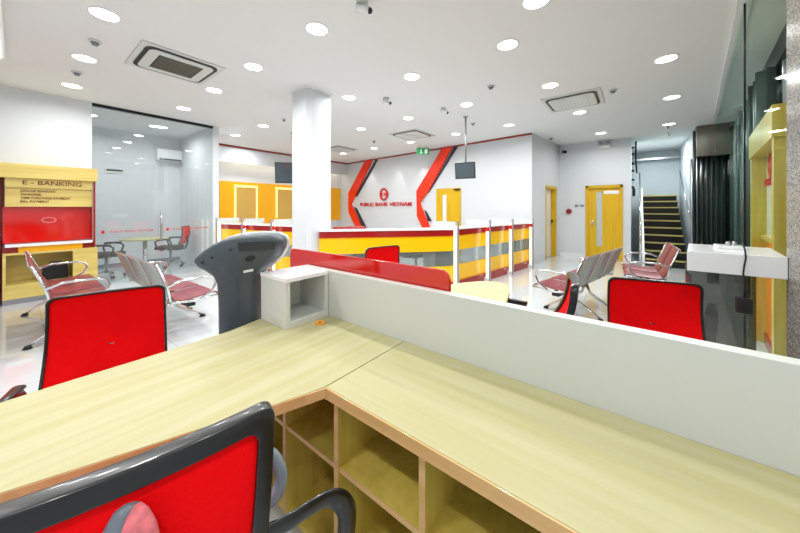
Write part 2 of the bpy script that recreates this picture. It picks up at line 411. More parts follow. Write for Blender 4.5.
# door 3, set on the back wall
def bw(px, py, off=0):
    p = on_line(px, py, BP, BQ); n = Vector((BQ[1]-BP[1], -(BQ[0]-BP[0]), 0)).normalized()   # outward +x
    return p-n*off
BN = Vector((BQ[1]-BP[1], -(BQ[0]-BP[0]), 0)).normalized()
BU = Vector((BP[0]-BQ[0], BP[1]-BQ[1], 0)).normalized()   # left-to-right in the photo
pa, pb = bw(436.5, 189), bw(461, 189)
zt = pa.z
d3 = struct('door_3', MB().slab((pa-BN*.0).xy, pb.xy, 0, zt, .04, -1 if False else 0), 'yellow_door', bevel=.004)
g1, g2 = bw(443.5, 195, .03), bw(447, 195, .03)
MB().slab(g1.xy, g2.xy, .6, g1.z, .02).build('glass_strip', 'white_gloss', d3, world=True)
c1, c2 = bw(455, 190, .05), bw(460.5, 190, .05)
MB().slab(c1.xy, c2.xy, zt-.07, zt-.03, .04).build('door_closer', 'dark_metal', d3, world=True)

# alcove wall: golden panel with two lit niches
AY = 9.82
def al(px, py, y=AY): return on_line(px, py, (0, y), (1, y))
x0, x1 = al(219, 180).x, 8.44
gp = thing('wall_panel', 'long golden yellow wall panel behind the left teller row', 'wall panel', ((x0+x1)/2, AY, .9))
B(x0, AY-.04, .9, x1, AY, 2.22).build('panel', 'gold_panel', gp, world=True, bevel=.004)
for pxs in ((233.5, 256.5), (275, 300)):
    a, b = al(pxs[0], 186).x, al(pxs[1], 186).x
    f = B(a, AY-.09, 1.05, a+.045, AY-.04, 2.12).box(b-.045, AY-.09, 1.05, b, AY-.04, 2.12).box(a, AY-.09, 2.05, b, AY-.04, 2.12).build('niche_frame', 'niche_glow', gp, world=True)
    B(a+.045, AY-.055, 1.05, b-.045, AY-.04, 2.05).build('niche_back', 'niche_panel', gp, world=True)

# back wall: chevrons, logo, lettering
def chev(pts, m, name, off, label):
    P = [bw(x, y, .004) for x, y in pts]
    o = MB().extr(P, -BN*off).build(name, m)
    tag(o, label, 'wall decoration'); return o
chev([(366, 161.2), (373.5, 160), (356, 196), (352, 204), (361, 224), (367, 232), (359, 232), (349.5, 212), (349.5, 193)], 'orange_red', 'wall_chevron', .06, 'bright orange red chevron band on the white back wall, left of the logo')
chev([(376, 159.6), (378.5, 159.2), (357.5, 196.5), (355.6, 196.5)], 'dark_navy', 'chevron_edging_band', .03, 'thin dark upper band edging the left red chevron on the back wall')  # dark edging strips, a coloured part of the red and black chevrons
chev([(354.5, 207), (357, 208), (369, 232), (365, 232)], 'dark_navy', 'chevron_edging_band', .03, 'thin dark lower band edging the left red chevron behind the teller counter')
chev([(443, 148.8), (453, 147), (430, 190), (420.5, 203), (432, 231), (425, 231), (418, 216), (417.5, 191)], 'orange_red', 'wall_chevron', .06, 'bright orange red chevron band on the white back wall, right of the logo')
chev([(454.5, 146.6), (458.5, 146), (431.5, 189), (429, 193)], 'dark_navy', 'chevron_edging_band', .03, 'thin dark upper band edging the right red chevron next to the hanging screen')
chev([(425, 210), (427, 212), (432, 221), (428.5, 221)], 'dark_navy', 'chevron_edging_band', .03, 'short dark lower band edging the right red chevron beside the yellow door')
lc = bw(384.3, 194.3, .02); k = (lc.xy.length)*0+lc.dot(Vector((C38, S38, 0)))/F
lg = thing('logo_emblem', 'red oval emblem with white cut-outs above the lettering on the back wall', 'logo', (lc.x, lc.y, lc.z-.3))
def oval(cx, cz, rx, rz, P0, U, n=28, a0=0, a1=2*PI): return [P0+U*(cx+rx*math.cos(a0+(a1-a0)*i/n))+Vector((0, 0, cz+rz*math.sin(a0+(a1-a0)*i/n))) for i in range(n)]
def emblem(P0, U, N, hw, hh, parent, t=.02):
    # ring
    mb = MB(); n = 28; o = oval(0, 0, hw, hh, P0, U); i_ = oval(0, 0, hw*.66, hh*.74, P0, U)
    vs = o+i_+[p+N*t for p in o]+[p+N*t for p in i_]; fs = []
    for a in range(n):
        b = (a+1) % n
        fs += [(a, b, n+b, n+a), (2*n+a, 3*n+a, 3*n+b, 2*n+b), (a, 2*n+a, 2*n+b, b), (n+a, n+b, 3*n+b, 3*n+a)]
    mb.add(vs, fs); mb.build('ring', 'sign_red', parent, world=True)
    mb = MB()
    mb.extr([P0+U*(-hw*.7)+Vector((0, 0, hh*.2)), P0+U*(hw*.7)+Vector((0, 0, hh*.2)), P0+U*(hw*.7)+Vector((0, 0, -hh*.2)), P0+U*(-hw*.7)+Vector((0, 0, -hh*.2))], N*t)
    mb.build('centre_bar', 'sign_red', parent, world=True)
    mb = MB(); mb.extr(oval(0, 0, hw*.2, hh*.11, P0+N*t, U, 12), N*.004); mb.build('centre_dot', 'white_gloss', parent, world=True)
emblem(lc, BU, -BN, 6.0*k, 6.2*k, lg)
tc_ = (bw(360.5, 204.5, .02)+bw(412, 204, .02))/2; tw = (bw(360.5, 204, .02)-bw(412, 204, .02)).length
tag(text('wall_lettering', 'PUBLIC BANK VIETNAM', 'sign_red', tc_, BU, width=tw, height=.135, ext=.01), 'red capital lettering on the back wall beneath the oval emblem', 'lettering')

# ================================================================ CEILING FITTINGS
LG = 'round recessed ceiling downlights'
proto = None
def downlight(x, y, label):
    global proto
    if proto is None:
        proto = thing('ceiling_light', label, 'ceiling light', (x, y, CEIL), 0, LG)
        mb = MB(); r1, r2, n = .116, .106, 28
        vs = [(r*math.cos(2*PI*k/n), r*math.sin(2*PI*k/n), z) for r, z in ((r1, 0), (r1, -.006), (r2, -.01), (r2, -.002)) for k in range(n)]
        fs = [(j*n+k, j*n+(k+1) % n, (j+1)*n+(k+1) % n, (j+1)*n+k) for j in range(3) for k in range(n)]
        mb.add(vs, fs, True).build('trim_ring', 'white_gloss', proto)
        MB().cyl((0, 0), .104, -.011, -.001, 28).build('diffuser', 'lamp_white', proto)
    else: dup(proto, (x, y, CEIL), 0, label, LG)
LP = [(.52, 3.98, 'topmost of the three downlights above the banking booth corner, far left'),
 (.52, 5.34, 'middle one of the three downlights above the banking booth corner, far left'),
 (.52, 6.68, 'lowest of the three downlights by the left wall above the booth'),
 (1.91, 5.19, 'downlight just past the right corner of the large dark-grilled air conditioner'),
 (1.91, 6.58, 'downlight just in front of the right part of the glass meeting room'),
 (1.91, 2.58, "large bright downlight high above the white column near the photo top"),
 (1.91, 3.92, 'downlight left of the white column top, between it and the large air conditioner'),
 (3.42, 3.75, 'downlight touching the right side of the white column top'),
 (3.42, 2.46, 'downlight right of the column, between it and the two-lens camera in mid ceiling'),
 (3.42, 1.13, 'large bright downlight high up in the ceiling, first one right of the picture middle'),
 (4.95, 1.0, 'downlight just above the left corner of the right-hand air conditioner'),
 (4.95, 2.36, 'downlight in mid ceiling straight above the yellow back-wall door area'),
 (4.95, 3.65, 'downlight between the column and the exit sign, above the small air conditioner slot'),
 (4.95, 5.03, 'small downlight right of the column, above the left chevron'),
 (3.42, 6.57, 'small downlight left of the column, the one nearer the column of two'),
 (3.42, 7.96, 'small downlight left of the column, just above the brown ceiling strip'),
 (6.76, 3.51, 'small downlight above the exit sign, left of the hanging screen pole'),
 (6.76, 2.2, 'small downlight above the brown strip, right of the hanging screen pole'),
 (6.8, 4.93, 'tiny downlight below the small air conditioner, left of the exit sign'),
 (6.8, 6.33, 'tiny downlight above the logo wall, centre of three small ones'),
 (6.82, 7.76, 'tiny downlight next to the column, farthest in its row'),
 (6.7, .83, 'downlight directly below the right-hand ceiling air conditioner'),
 (4.95, -.31, 'large downlight at upper right, nearest the glass screen ceiling track'),
 (6.73, -.49, 'middle downlight of the row of three leading to the stairs'),
 (8.85, -.6, 'downlight just in front of the staircase opening'),
 (8.87, .65, 'downlight above the twin-head emergency light'),
 (2.85, .69, 'downlight cut by the top edge of the photo, right of centre'),
 (1.91, 1.25, 'added downlight above the desk corner, out of the picture'),  # out-of-view downlights from here down, added to light the near room
 (.52, 2.6, 'added downlight above the left desk, out of the picture'),
 (-.9, 1.2, 'added downlight behind and left of the nearest chair, out of the picture'),
 (.45, -.55, 'added downlight above the near wall behind the nearest chair, out of the picture'),
 (-.9, -.4, 'added downlight in the near room corner, out of the picture'),
 (-.9, 2.6, 'added downlight left of the red chair beyond the desk, out of the picture')
 ]
lamp = bpy.data.lights.new('downlight_lamp', 'AREA'); lamp.shape = 'DISK'; lamp.size = .18; lamp.energy = 17; lamp.color = (1, 1, .985)
lamp.spread = math.radians(165)
for i, (x, y, lb) in enumerate(LP):
    downlight(x, y, 'round '+lb)
    lo = bpy.data.objects.new('downlight_lamp', lamp); C.objects.link(lo); lo.location = (x, y, CEIL-.02)
for x, y in ((2.05, 8.5), (.9, 8.5)):
    downlight(x, y, 'round downlight inside the meeting room, %s one' % ('right' if x > 1 else 'left'))
    lo = bpy.data.objects.new('downlight_lamp', lamp); C.objects.link(lo); lo.location = (x, y, CEIL-.02)
# stairwell, added window-bay, alcove and rear-room lamps
def area(loc, size, e, rot=(0, 0, 0), col=(1, 1, 1), sy_=None):
    l = bpy.data.lights.new('lamp', 'AREA'); l.energy = e; l.size = size; l.color = col
    if sy_: l.shape = 'RECTANGLE'; l.size_y = sy_
    o = bpy.data.objects.new('lamp', l); C.objects.link(o); o.location = loc; o.rotation_euler = rot; return o
area((11.2, -.5, 3.2), .3, 40)
for x in (3.0, 4.6, 6.2, 7.8): q = L1(x, .2); area((q[0], q[1], 3.2), .12, 4)  # added lamps that brighten the ceiling and curtains behind the glass screen
area((9.2, 2.6, 3.2), .3, 15)
area((6.0, 9.6, 2.9), 4.6, 10, col=(1, .88, .66), sy_=.1)
area((4.2, 8.9, 3.2), .2, 16)
# wall-washer spots on the logo wall
for px in (372, 399, 424):
    p = bw(px, 200, .28)
    l = bpy.data.lights.new('wall_spot', 'SPOT'); l.energy = 28; l.spot_size = math.radians(46); l.spot_blend = .5; l.shadow_soft_size = .03; l.color = (1, .97, .9)
    o = bpy.data.objects.new('wall_spot', l); C.objects.link(o); o.location = (p.x, p.y, CEIL-.03); o.rotation_euler = (0, math.radians(-7), 0)
# linear light bay at upper left
t = thing('ceiling_light_bay', 'long bright white light panel in the ceiling at the extreme upper left edge', 'ceiling light', (-.29, 4.4, CEIL))
B(-.5, 2.8, CEIL-.05, -.08, 6.0, CEIL).build('housing', 'white_gloss', t, world=True)
B(-.47, 2.83, CEIL-.056, -.11, 5.97, CEIL-.05).build('diffuser', 'lamp_white', t, world=True)

def rrect(cx, cy, hx, hy, r, n=5):
    out = []
    for sx, sy_, a in ((1, 1, 0), (-1, 1, PI/2), (-1, -1, PI), (1, -1, 1.5*PI)):
        for i in range(n+1):
            b = a+PI/2*i/n; out.append((cx+sx*(hx-r)+r*math.cos(b), cy+sy_*(hy-r)+r*math.sin(b)))
    return out
def ringprism(mb, po, pi_, z0, z1):
    n = len(po); vs = [(x, y, z0) for x, y in po]+[(x, y, z0) for x, y in pi_]+[(x, y, z1) for x, y in po]+[(x, y, z1) for x, y in pi_]; fs = []
    for a in range(n):
        b = (a+1) % n; fs += [(a, b, n+b, n+a), (2*n+a, 3*n+a, 3*n+b, 2*n+b), (a, 2*n+a, 2*n+b, b), (n+a, n+b, 3*n+b, 3*n+a)]
    return mb.add(vs, fs)
def cassette(x, y, label, grille='grille', rot=0):
    t = thing('ceiling_air_conditioner', label, 'air conditioner', (x, y, CEIL), rot, 'square ceiling cassette air conditioners')
    MB().prism(rrect(0, 0, .43, .43, .01), -.015, 0).build('outer_panel', 'white_laminate', t)
    ringprism(MB(), rrect(0, 0, .375, .375, .1), rrect(0, 0, .335, .335, .08), -.022, -.015).build('air_slot', 'slot_black', t)
    MB().prism(rrect(0, 0, .335, .335, .08), -.03, -.015).build('inner_panel', 'white_laminate', t)
    g = MB()
    for i in range(9): g.box(-.22, -.22+i*.052, -.037, .22, -.196+i*.052, -.03)
    gb = B(-.23, -.23, -.033, .23, .23, -.03).build('grille_back', 'slot_black' if grille == 'grille' else 'white_gloss', t)
    g.build('grille', grille, t)
cassette(1.28, 4.68, 'large ceiling cassette air conditioner with a dark grille at upper left')
cassette(5.93, .84, 'ceiling cassette air conditioner with a pale grille right of centre, above the benches', 'white_laminate')
cassette(6.15, 4.42, 'ceiling cassette air conditioner seen edge-on above the exit sign', 'white_laminate')
cassette(6.25, 7.3, 'farthest ceiling cassette air conditioner, partly hidden behind the white column', 'white_laminate')

def detector(px, py, label, r=.055):
    p = on_z(px, py, CEIL)
    t = thing('smoke_detector', label, 'smoke detector', (p.x, p.y, CEIL))
    MB().cyl((0, 0), r, -.02, 0, 20).build('base', 'white_laminate', t); MB().cyl((0, 0), r*.45, -.05, -.02, 16, r*.7).build('sensor_head', 'grey_plastic', t)
detector(95, 41, 'small smoke detector on the ceiling between the two nearest left downlights')
detector(77, 72, 'small dark-centred detector above the lowest left downlight')
detector(491, 86, 'small ceiling detector left of the right-hand air conditioner')
detector(613, 90, 'small flat detector at the upper right corner of the right-hand air conditioner')
detector(473, 123, 'small ceiling detector just right of the hanging screen pole')
detector(284, 119, 'small ceiling detector immediately left of the white column', .045)
detector(551, 138, 'flat dark detector on the ceiling near the side door corner')
detector(374, 141, 'tiny brass coloured detector above the left chevron', .05)
def camera_dome(px, py, label, z=CEIL):
    p = on_z(px, py, CEIL)
    t = thing('security_camera', label, 'security camera', (p.x, p.y, CEIL))
    MB().cyl((0, 0), .05, -.03, 0, 20).build('mount', 'white_laminate', t)
    MB().tube([(-.035, .04, -.06), (.035, -.05, -.085)], .032, 14).build('camera_body', 'white_gloss', t)
    MB().ball((.04, -.055, -.088), .027).build('lens', 'slot_black', t)
camera_dome(362, 1, 'white security camera with black lens at the top edge of the photo')
camera_dome(386, 98, 'small white security camera on the ceiling straight right of the column')
camera_dome(443.5, 108, 'small white security camera on the ceiling left of the hanging screen pole')
# wall camera in the far corner
p = Vector((9.72, 1.62, 3.02)); t = thing('security_camera', 'small black and white camera in the corner above the side door', 'security camera', p)
B(.0, .0, -.02, .179, .14, .02).build('bracket', 'white_laminate', t); MB().tube([(0, 0, 0), (-.12, -.08, -.03)], .045, 14).build('camera_body', 'black_plastic', t)
# sprinkler hook near stairs
p = on_z(668, 126, CEIL); t = thing('ceiling_hook', 'small dark hook hanging from the ceiling in front of the staircase', 'hook', (p.x, p.y, CEIL))
MB().tube([(0, 0, 0), (0, 0, -.16), (.02, -.02, -.22), (0, -.04, -.2)], .011, 8).build('hook', 'dark_metal', t); MB().cyl((0, 0), .03, -.015, 0).build('cap', 'steel', t)
# exit sign
p = on_z(423, 145.5, CEIL); t = thing('exit_sign', 'small green running-man exit sign hanging above the right chevron', 'exit sign', (p.x, p.y, CEIL-.27), math.radians(-52))
B(-.19, -.02, 0, .19, .02, .2).build('sign_box', 'exit_green', t, bevel=.004)
m = MB(); m.extr(oval(-.06, .15, .018, .018, Vector((0, -.021, 0)), Vector((1, 0, 0)), 10), (0, -.003, 0))
m.extr([(-.05, -.021, .125), (-.08, -.021, .12), (-.06, -.021, .075), (-.1, -.021, .03), (-.08, -.021, .025), (-.045, -.021, .06), (-.02, -.021, .03), (-.01, -.021, .04), (-.035, -.021, .075)], (0, -.003, 0))
m.box(.05, -.024, .03, .13, -.021, .16); m.build('pictogram', 'white_gloss', t)
MB().tube([(-.1, 0, .2), (-.1, 0, .27)], .006, 6).tube([(.1, 0, .2), (.1, 0, .27)], .006, 6).build('hanger', 'steel', t)

# hanging screens
def hang_tv(p, w, h, ztop, rz, label, tilt=.2):
    t = thing('hanging_screen', label, 'screen', (p[0], p[1], ztop-h), rz)
    R = Matrix.Rotation(tilt, 4, 'X')
    def rot(mb): mb.v = [R @ (v-Vector((0, 0, h/2)))+Vector((0, 0, h/2)) for v in mb.v]; return mb
    rot(B(-w/2, -.03, 0, w/2, .03, h)).build('casing', 'black_plastic', t, bevel=.006)
    rot(B(-w/2+.02, -.034, .025, w/2-.02, -.03, h-.02)).build('screen_panel', 'screen', t)
    MB().tube([(0, .05, h*.5), (0, .05, CEIL-(ztop-h))], .018, 10).box(-.06, .03, h*.35, .06, .08, h*.65).build('ceiling_pole', 'steel', t)
    MB().cyl((0, .05), .05, CEIL-(ztop-h)-.02, CEIL-(ztop-h)).build('pole_flange', 'steel', t)
hang_tv((5.56, 2.68), .40, .33, 2.32, math.radians(-75), 'small dark screen hanging on a thin ceiling pole beside the yellow back-wall door')
q = cam(-2.62, 7.3); hang_tv((q.x, q.y), .78, .5, 2.5, math.radians(-35), 'dark hanging screen partly hidden behind the left side of the white column')

# ================================================================ E-BANKING BOOTH
KY = 7.1; kx0, kx1 = -.12, .84
kb = thing('banking_booth', 'pale wood self-service booth with a red back panel against the left wall', 'booth', (.36, 7.3, 0))
B(-1.4, KY-.03, 1.84, kx1+.0, WL-.003, 2.05).build('header', 'kiosk_maple', kb, world=True, bevel=.004)
B(kx0+.02, KY+.02, 1.70, kx1-.05, KY+.05, 1.84).build('title_board', 'kiosk_maple', kb, world=True)
B(kx0+.02, KY+.05, 1.42, kx1-.05, KY+.09, 1.70).build('list_board', 'kiosk_maple', kb, world=True)
B(kx0-.06, KY+.0, .06, kx0-.02, WL-.003, 1.84).build('side_post', 'orange_red', kb, world=True, bevel=.006)
B(kx1-.045, KY+.02, .74, kx1-.02, WL-.003, 1.84).build('side_post', 'dark_red', kb, world=True)
B(kx1-.06, KY+.01, .85, kx1-.045, KY+.05, 1.84).build('side_rail', 'chrome', kb, world=True)
B(-1.4, KY+.03, .06, kx0-.06, KY+.07, 1.84).build('red_side_panel', 'orange_red', kb, world=True)
B(kx0, KY+.14, .88, kx1-.05, KY+.17, 1.42).build('back_panel', 'red_gloss', kb, world=True)
ov = on_line(49, 220, (0, KY+.14), (1, KY+.14))
m = MB(); po = oval(0, 0, .085, .05, ov, Vector((1, 0, 0)), 8); pi_ = oval(0, 0, .062, .033, ov, Vector((1, 0, 0)), 8)
n = 8; vs = po+pi_+[p-Vector((0, .006, 0)) for p in po]+[p-Vector((0, .006, 0)) for p in pi_]; fs = []
for a in range(n):
    b = (a+1) % n; fs += [(a, b, n+b, n+a), (2*n+a, 3*n+a, 3*n+b, 2*n+b), (a, 2*n+a, 2*n+b, b), (n+a, n+b, 3*n+b, 3*n+a)]
m.add(vs, fs).build('octagon_mark', 'pink_pad', kb, world=True)
B(kx0+.02, KY-.04, .83, kx1-.06, WL-.003, .87).build('shelf', 'white_gloss', kb, world=True, bevel=.004)
B(kx0+.14, KY-.0, .745, kx1-.17, KY+.1, .83).build('fascia', 'gold_panel', kb, world=True)
B(kx0, KY+.05, .745, kx1-.06, KY+.3, .83).build('under_shelf_box', 'dark_red', kb, world=True)  # dark red box filling the gap between shelf and cabinet
m = MB(); m.box(kx0, KY-.03, .08, kx0+.03, WL-.003, .745); m.box(kx0+.03, KY-.03, .715, kx1, WL-.003, .745); m.box(kx0+.03, KY-.03, .08, kx1, WL-.003, .28); m.box(.56, KY-.03, .28, kx1, WL-.003, .715); m.box(kx0+.03, WL-.03, .28, .56, WL-.003, .715)
m.build('cabinet', 'kiosk_maple', kb, world=True, bevel=.002)
B(kx0, KY-.02, 0, kx1, WL-.003, .08).build('plinth', 'steel', kb, world=True)
text('title_lettering', 'E - BANKING', 'letter_maroon', (.36, KY+.018, 1.78), (1, 0, 0), width=.6, height=.062, parent=kb)
for i, (s_, w) in enumerate((('ONLINE BANKING', .34), ('TRANSFER', .2), ('TIME PURCHASE PAYMENT', .5), ('BILL PAYMENT', .28))):
    text('list_lettering', s_, 'letter_maroon', (.1+w/2-.06, KY+.048, 1.655-i*.052), (1, 0, 0), width=w, height=.032, parent=kb)
m = MB(); m.prism([(.24, 7.18), (.52, 7.18), (.52, 7.42), (.3, 7.42)], .28, .5); bag = m.build('computer_bag', 'black_fabric', bevel=.03); tag(bag, 'black bag-like bundle lying in the open booth cabinet', 'bag')
MB().tube([(.32, 7.24, .49), (.34, 7.24, .55), (.44, 7.24, .55), (.46, 7.24, .49)], .01, 8).build('handle', 'black_plastic', bag, world=True)

# ================================================================ GLASS MEETING ROOM
gx0, gx1 = .82, 2.74
struct('window_4', B(gx0, WL+.03, .01, 1.72, WL+.042, CEIL-.04), 'room_glass')
t = struct('door_4', B(1.73, WL+.03, .01, gx1, WL+.042, CEIL-.04), 'room_glass')
MB().tube([(1.79, WL-.04, .76), (1.79, WL-.04, 1.33)], .016, 10).box(1.785, WL-.04, .85, 1.795, WL+.03, .86).box(1.785, WL-.04, 1.23, 1.795, WL+.03, 1.24).build('door_handle', 'steel', t, world=True)
struct('trim_9', B(gx0, WL+.0, CEIL-.05, gx1, WL+.07, CEIL), 'dark_metal')
B(gx1-.06, WL-.0, CEIL-.09, gx1, WL+.07, CEIL-.05)
for (a, b), w in (((.93, 1.69), 'left'), ((1.88, 2.66), 'right')):
    t = thing('glass_sticker', 'thin red lettering with a round dot across the %s meeting-room glass pane' % w, 'lettering', ((a+b)/2, WL+.02, .93))
    text('lettering', 'PUBLIC BANK VIETNAM', 'sign_red', ((a+b)/2+.05, WL+.0285, .965), (1, 0, 0), width=b-a-.14, height=.034, parent=t, ext=.001)
    MB().extr(oval(0, 0, .026, .03, Vector((a+.03, WL+.0298, .965)), Vector((1, 0, 0)), 16), (0, -.004, 0)).build('dot', 'sign_red', t, world=True)
# wall air conditioner
q = al(190, 147, 9.7); t = thing('wall_air_conditioner', 'white wall-mounted air conditioner high in the meeting room corner', 'air conditioner', (2.55, 9.5, 2.55))
B(2.2, 9.48, 2.62, 2.735, 9.69, 2.92).build('body', 'white_gloss', t, world=True, bevel=.03)
B(2.24, 9.46, 2.63, 2.7, 9.5, 2.67).build('air_flap', 'slot_black', t, world=True)
q = al(114.5, 171, 9.7); t = thing('wall_vent', 'small dark horizontal vent plate on the meeting-room wall above the booth', 'vent', (q.x, 9.68, q.z-.06))
B(-.17, 0, 0, .17, .018, .11).build('plate', 'white_laminate', t)
B(-.14, -.006, .055, .14, 0, .095).build('slot', 'slot_black', t)
# round table
t = thing('round_table', 'small round pale-topped table on a chrome stem inside the meeting room', 'table', (1.72, 8.35, 0))
MB().cyl((0, 0), .41, .72, .75, 40).build('table_top', 'maple', t); MB().cyl((0, 0), .04, .03, .72, 16).build('stem', 'chrome', t); MB().cyl((0, 0), .26, 0, .03, 32, .22).build('base', 'chrome', t)

# ================================================================ CHAIRS
def rr(hw, z0, z1, r, nb=6, taper=1.0):
    """rounded outline in (y,z); hw = half width at top; taper = bottom width factor"""
    pts = []
    for (sx, sz, a) in ((1, 1, 0), (-1, 1, PI/2), (-1, -1, PI), (1, -1, 1.5*PI)):
        for i in range(nb+1):
            b = a+PI/2*i/nb
            y = sx*(hw-r)+r*math.cos(b); z = (z1-r if sz > 0 else z0+r)+r*math.sin(b); pts.append((y, z))
        # subdivide sides
        if sx == 1 and sz == 1: pts += [((hw-r)*(1-2*i/12), z1) for i in range(1, 12)]
        if sx == -1 and sz == 1: pts += [(-hw, z1-r-(z1-z0-2*r)*i/8) for i in range(1, 8)]
        if sx == -1 and sz == -1: pts += [(-(hw-r)*(1-2*i/12), z0) for i in range(1, 12)]
        if sx == 1 and sz == -1: pts += [(hw, z0+r+(z1-z0-2*r)*i/8) for i in range(1, 8)]
    out = []
    for y, z in pts:
        f = taper+(1-taper)*(z-z0)/(z1-z0); out.append((y*f, z))
    return out
def office_chair(label, loc, rz, w=.46, top=.98, bottom=.54, frame=.018, taper=1.0, seat='black_fabric', dip=0.0, pad=False, fth=.022, group='red mesh-backed office chairs', meshmat='mesh_red', curve=.22, arms=True, rad=.05, lean=.07, armw=.285):
    t = thing('office_chair', label, 'office chair', (loc[0], loc[1], 0), rz, group)
    hw = w/2; zc = (top+bottom)/2
    def surf(y, z):
        v = (z-bottom)/(top-bottom)
        zz = z+dip*(abs(y)/hw)**2*v
        return Vector((-.25-lean*v-.05*math.sin(v*PI)+curve*y*y*1.6, y, zz))
    out = rr(hw, bottom, top, rad, taper=taper); n = len(out)
    cyz = (0, zc)
    inn = []
    for y, z in out:
        dy = (abs(y)-frame)/max(abs(y), 1e-6) if abs(y) > frame else 0
        zz = zc+(z-zc)*((top-bottom)/2-frame)/((top-bottom)/2); inn.append((y*max(0, (hw-frame)/hw), zz))
    A = [surf(*p)+Vector((fth/2, 0, 0)) for p in out]; Bk = [surf(*p)-Vector((fth/2, 0, 0)) for p in out]
    A2 = [surf(*p)+Vector((fth/2, 0, 0)) for p in inn]; B2 = [surf(*p)-Vector((fth/2, 0, 0)) for p in inn]
    fs = []
    for a in range(n):
        b = (a+1) % n; fs += [(a, b, n+b, n+a), (n+a, n+b, 3*n+b, 3*n+a), (3*n+a, 3*n+b, 2*n+b, 2*n+a), (2*n+a, 2*n+b, b, a)]
    MB().add(A+A2+Bk+B2, fs, True).build('back_frame', 'black_plastic', t, bevel=.004 if frame > .025 else .002)
    vs, fs = [], []; lv = [1.0, .8, .6, .4, .2, .02]
    for side in (.004, -.004):
        for s_ in lv:
            for y, z in inn: vs.append(surf(y*s_, zc+(z-zc)*s_)+Vector((side, 0, 0)))
    L = len(lv)
    for k in range(L-1):
        for a in range(n):
            b = (a+1) % n; fs.append((k*n+a, k*n+b, (k+1)*n+b, (k+1)*n+a)); o = L*n; fs.append((o+k*n+a, o+(k+1)*n+a, o+(k+1)*n+b, o+k*n+b))
    fs.append(tuple(range((L-1)*n, L*n))); fs.append(tuple(range(2*L*n-1, (2*L-1)*n-1, -1)))
    MB().add(vs, fs, True).build('back_mesh', meshmat, t)
    MB().tube([(-.33, 0, .72), (-.36, 0, .58), (-.30, 0, .43), (-.14, 0, .40), (0, 0, .40)], [.02, .026, .03, .03, .03], 10, flat=.6).build('back_support', 'black_plastic', t)
    if pad:
        lp = MB().tube([(-.355, 0, .66), (-.42, 0, .72), (-.435, 0, .80), (-.41, 0, .87), (-.385, 0, .905)], [.03, .06, .07, .055, .02], 14, flat=.4, up=(1, 0, 0)).build('lumbar_shell', 'grey_plastic', t)
        MB().tube([(-.385, 0, .68), (-.448, 0, .74), (-.465, 0, .81), (-.435, 0, .865), (-.41, 0, .89)], [.02, .045, .055, .042, .01], 14, flat=.35, up=(1, 0, 0)).build('lumbar_pad', 'pink_pad', lp)
    m = MB(); m.prism(rrect(.02, 0, .24, .235, .09, 6), .43, .50); m.build('seat', seat, t, bevel=.02, seg=3)
    for s_ in (-1, 1) if arms else ():
        y = s_*armw
        arm = MB().tube([(-.10, s_*.2, .42), (-.10, y, .44), (-.13, y, .58), (-.10, y, .655), (-.0, y, .67), (.13, y, .66), (.19, y, .61), (.16, y, .50), (.08, y, .43), (.06, s_*.2, .42)], .017, 8, flat=1.5, up=(0, 1, 0)).build('armrest', 'black_plastic', t)
        MB().tube([(-.12, y, .675), (0, y, .685), (.16, y, .675)], .022, 10, flat=.5, up=(0, 0, 1)).build('arm_pad', 'black_plastic', arm)
    MB().cyl((0, 0), .028, .12, .40, 14).cyl((0, 0), .07, .38, .43, 16).build('gas_lift', 'steel', t)
    b = MB()
    for k in range(5):
        a = 2*PI*k/5+.3; b.tube([(0, 0, .115), (.14*math.cos(a), .14*math.sin(a), .11), (.27*math.cos(a), .27*math.sin(a), .075)], [.03, .022, .014], 8, flat=.7)
    b.build('star_base', 'chrome', t)
    for k in range(5):
        a = 2*PI*k/5+.3; x, y = .275*math.cos(a), .275*math.sin(a)
        MB().tube([(x-.03*math.sin(a), y+.03*math.cos(a), .03), (x+.03*math.sin(a), y-.03*math.cos(a), .03)], .029, 12).build('caster', 'black_plastic', t)
    return t
R = math.radians
def place_back(cx, cy, ang, **k):          # cx,cy = plan centre of the backrest
    a = R(ang); return (cx+.29*math.cos(a), cy+.29*math.sin(a)), a
# nearest chair, seen from behind
l, a = place_back(.062, .668, 73)
office_chair('nearest office chair seen from behind with wide black rim, cut by the bottom left edge', l, a, w=.56, top=1.0, bottom=.50, frame=.034, dip=.0, fth=.032, curve=.3, taper=.86, arms=False, rad=.025)
near_chair = bpy.data.objects['office_chair']
inv = (Matrix.Translation(near_chair.location) @ Matrix.Rotation(a, 4, 'Z')).inverted()
def cp(px, py, zc): return inv @ cam((px-400)/F*zc, zc, EYE-(py-208)/F*zc)
loop = [cp(*p) for p in ((225, 552, .60), (285, 524, .66), (318, 503, .72), (334, 498, .75), (345, 506, .77), (347, 522, .78), (342, 560, .79), (325, 610, .80), (290, 640, .78))]
brk = [cp(*p) for p in ((262, 452, .66), (274, 458, .67), (281, 476, .67), (276, 494, .66), (262, 506, .65))]
sp = MB().tube([cp(131, 499, .466), cp(129, 508, .460), cp(126, 528, .452), cp(122, 565, .445), cp(118, 640, .44)], [.006, .018, .030, .040, .045], 14, flat=.4, up=tuple(cp(140, 400, .5)-cp(140, 400, .3))).build('lumbar_shell', 'grey_plastic', near_chair)
MB().tube([cp(138, 503, .457), cp(138, 512, .451), cp(138, 530, .443), cp(138, 565, .436), cp(138, 640, .43)], [.004, .013, .022, .030, .034], 14, flat=.4, up=tuple(cp(140, 400, .5)-cp(140, 400, .3))).build('lumbar_pad', 'pink_pad', sp)
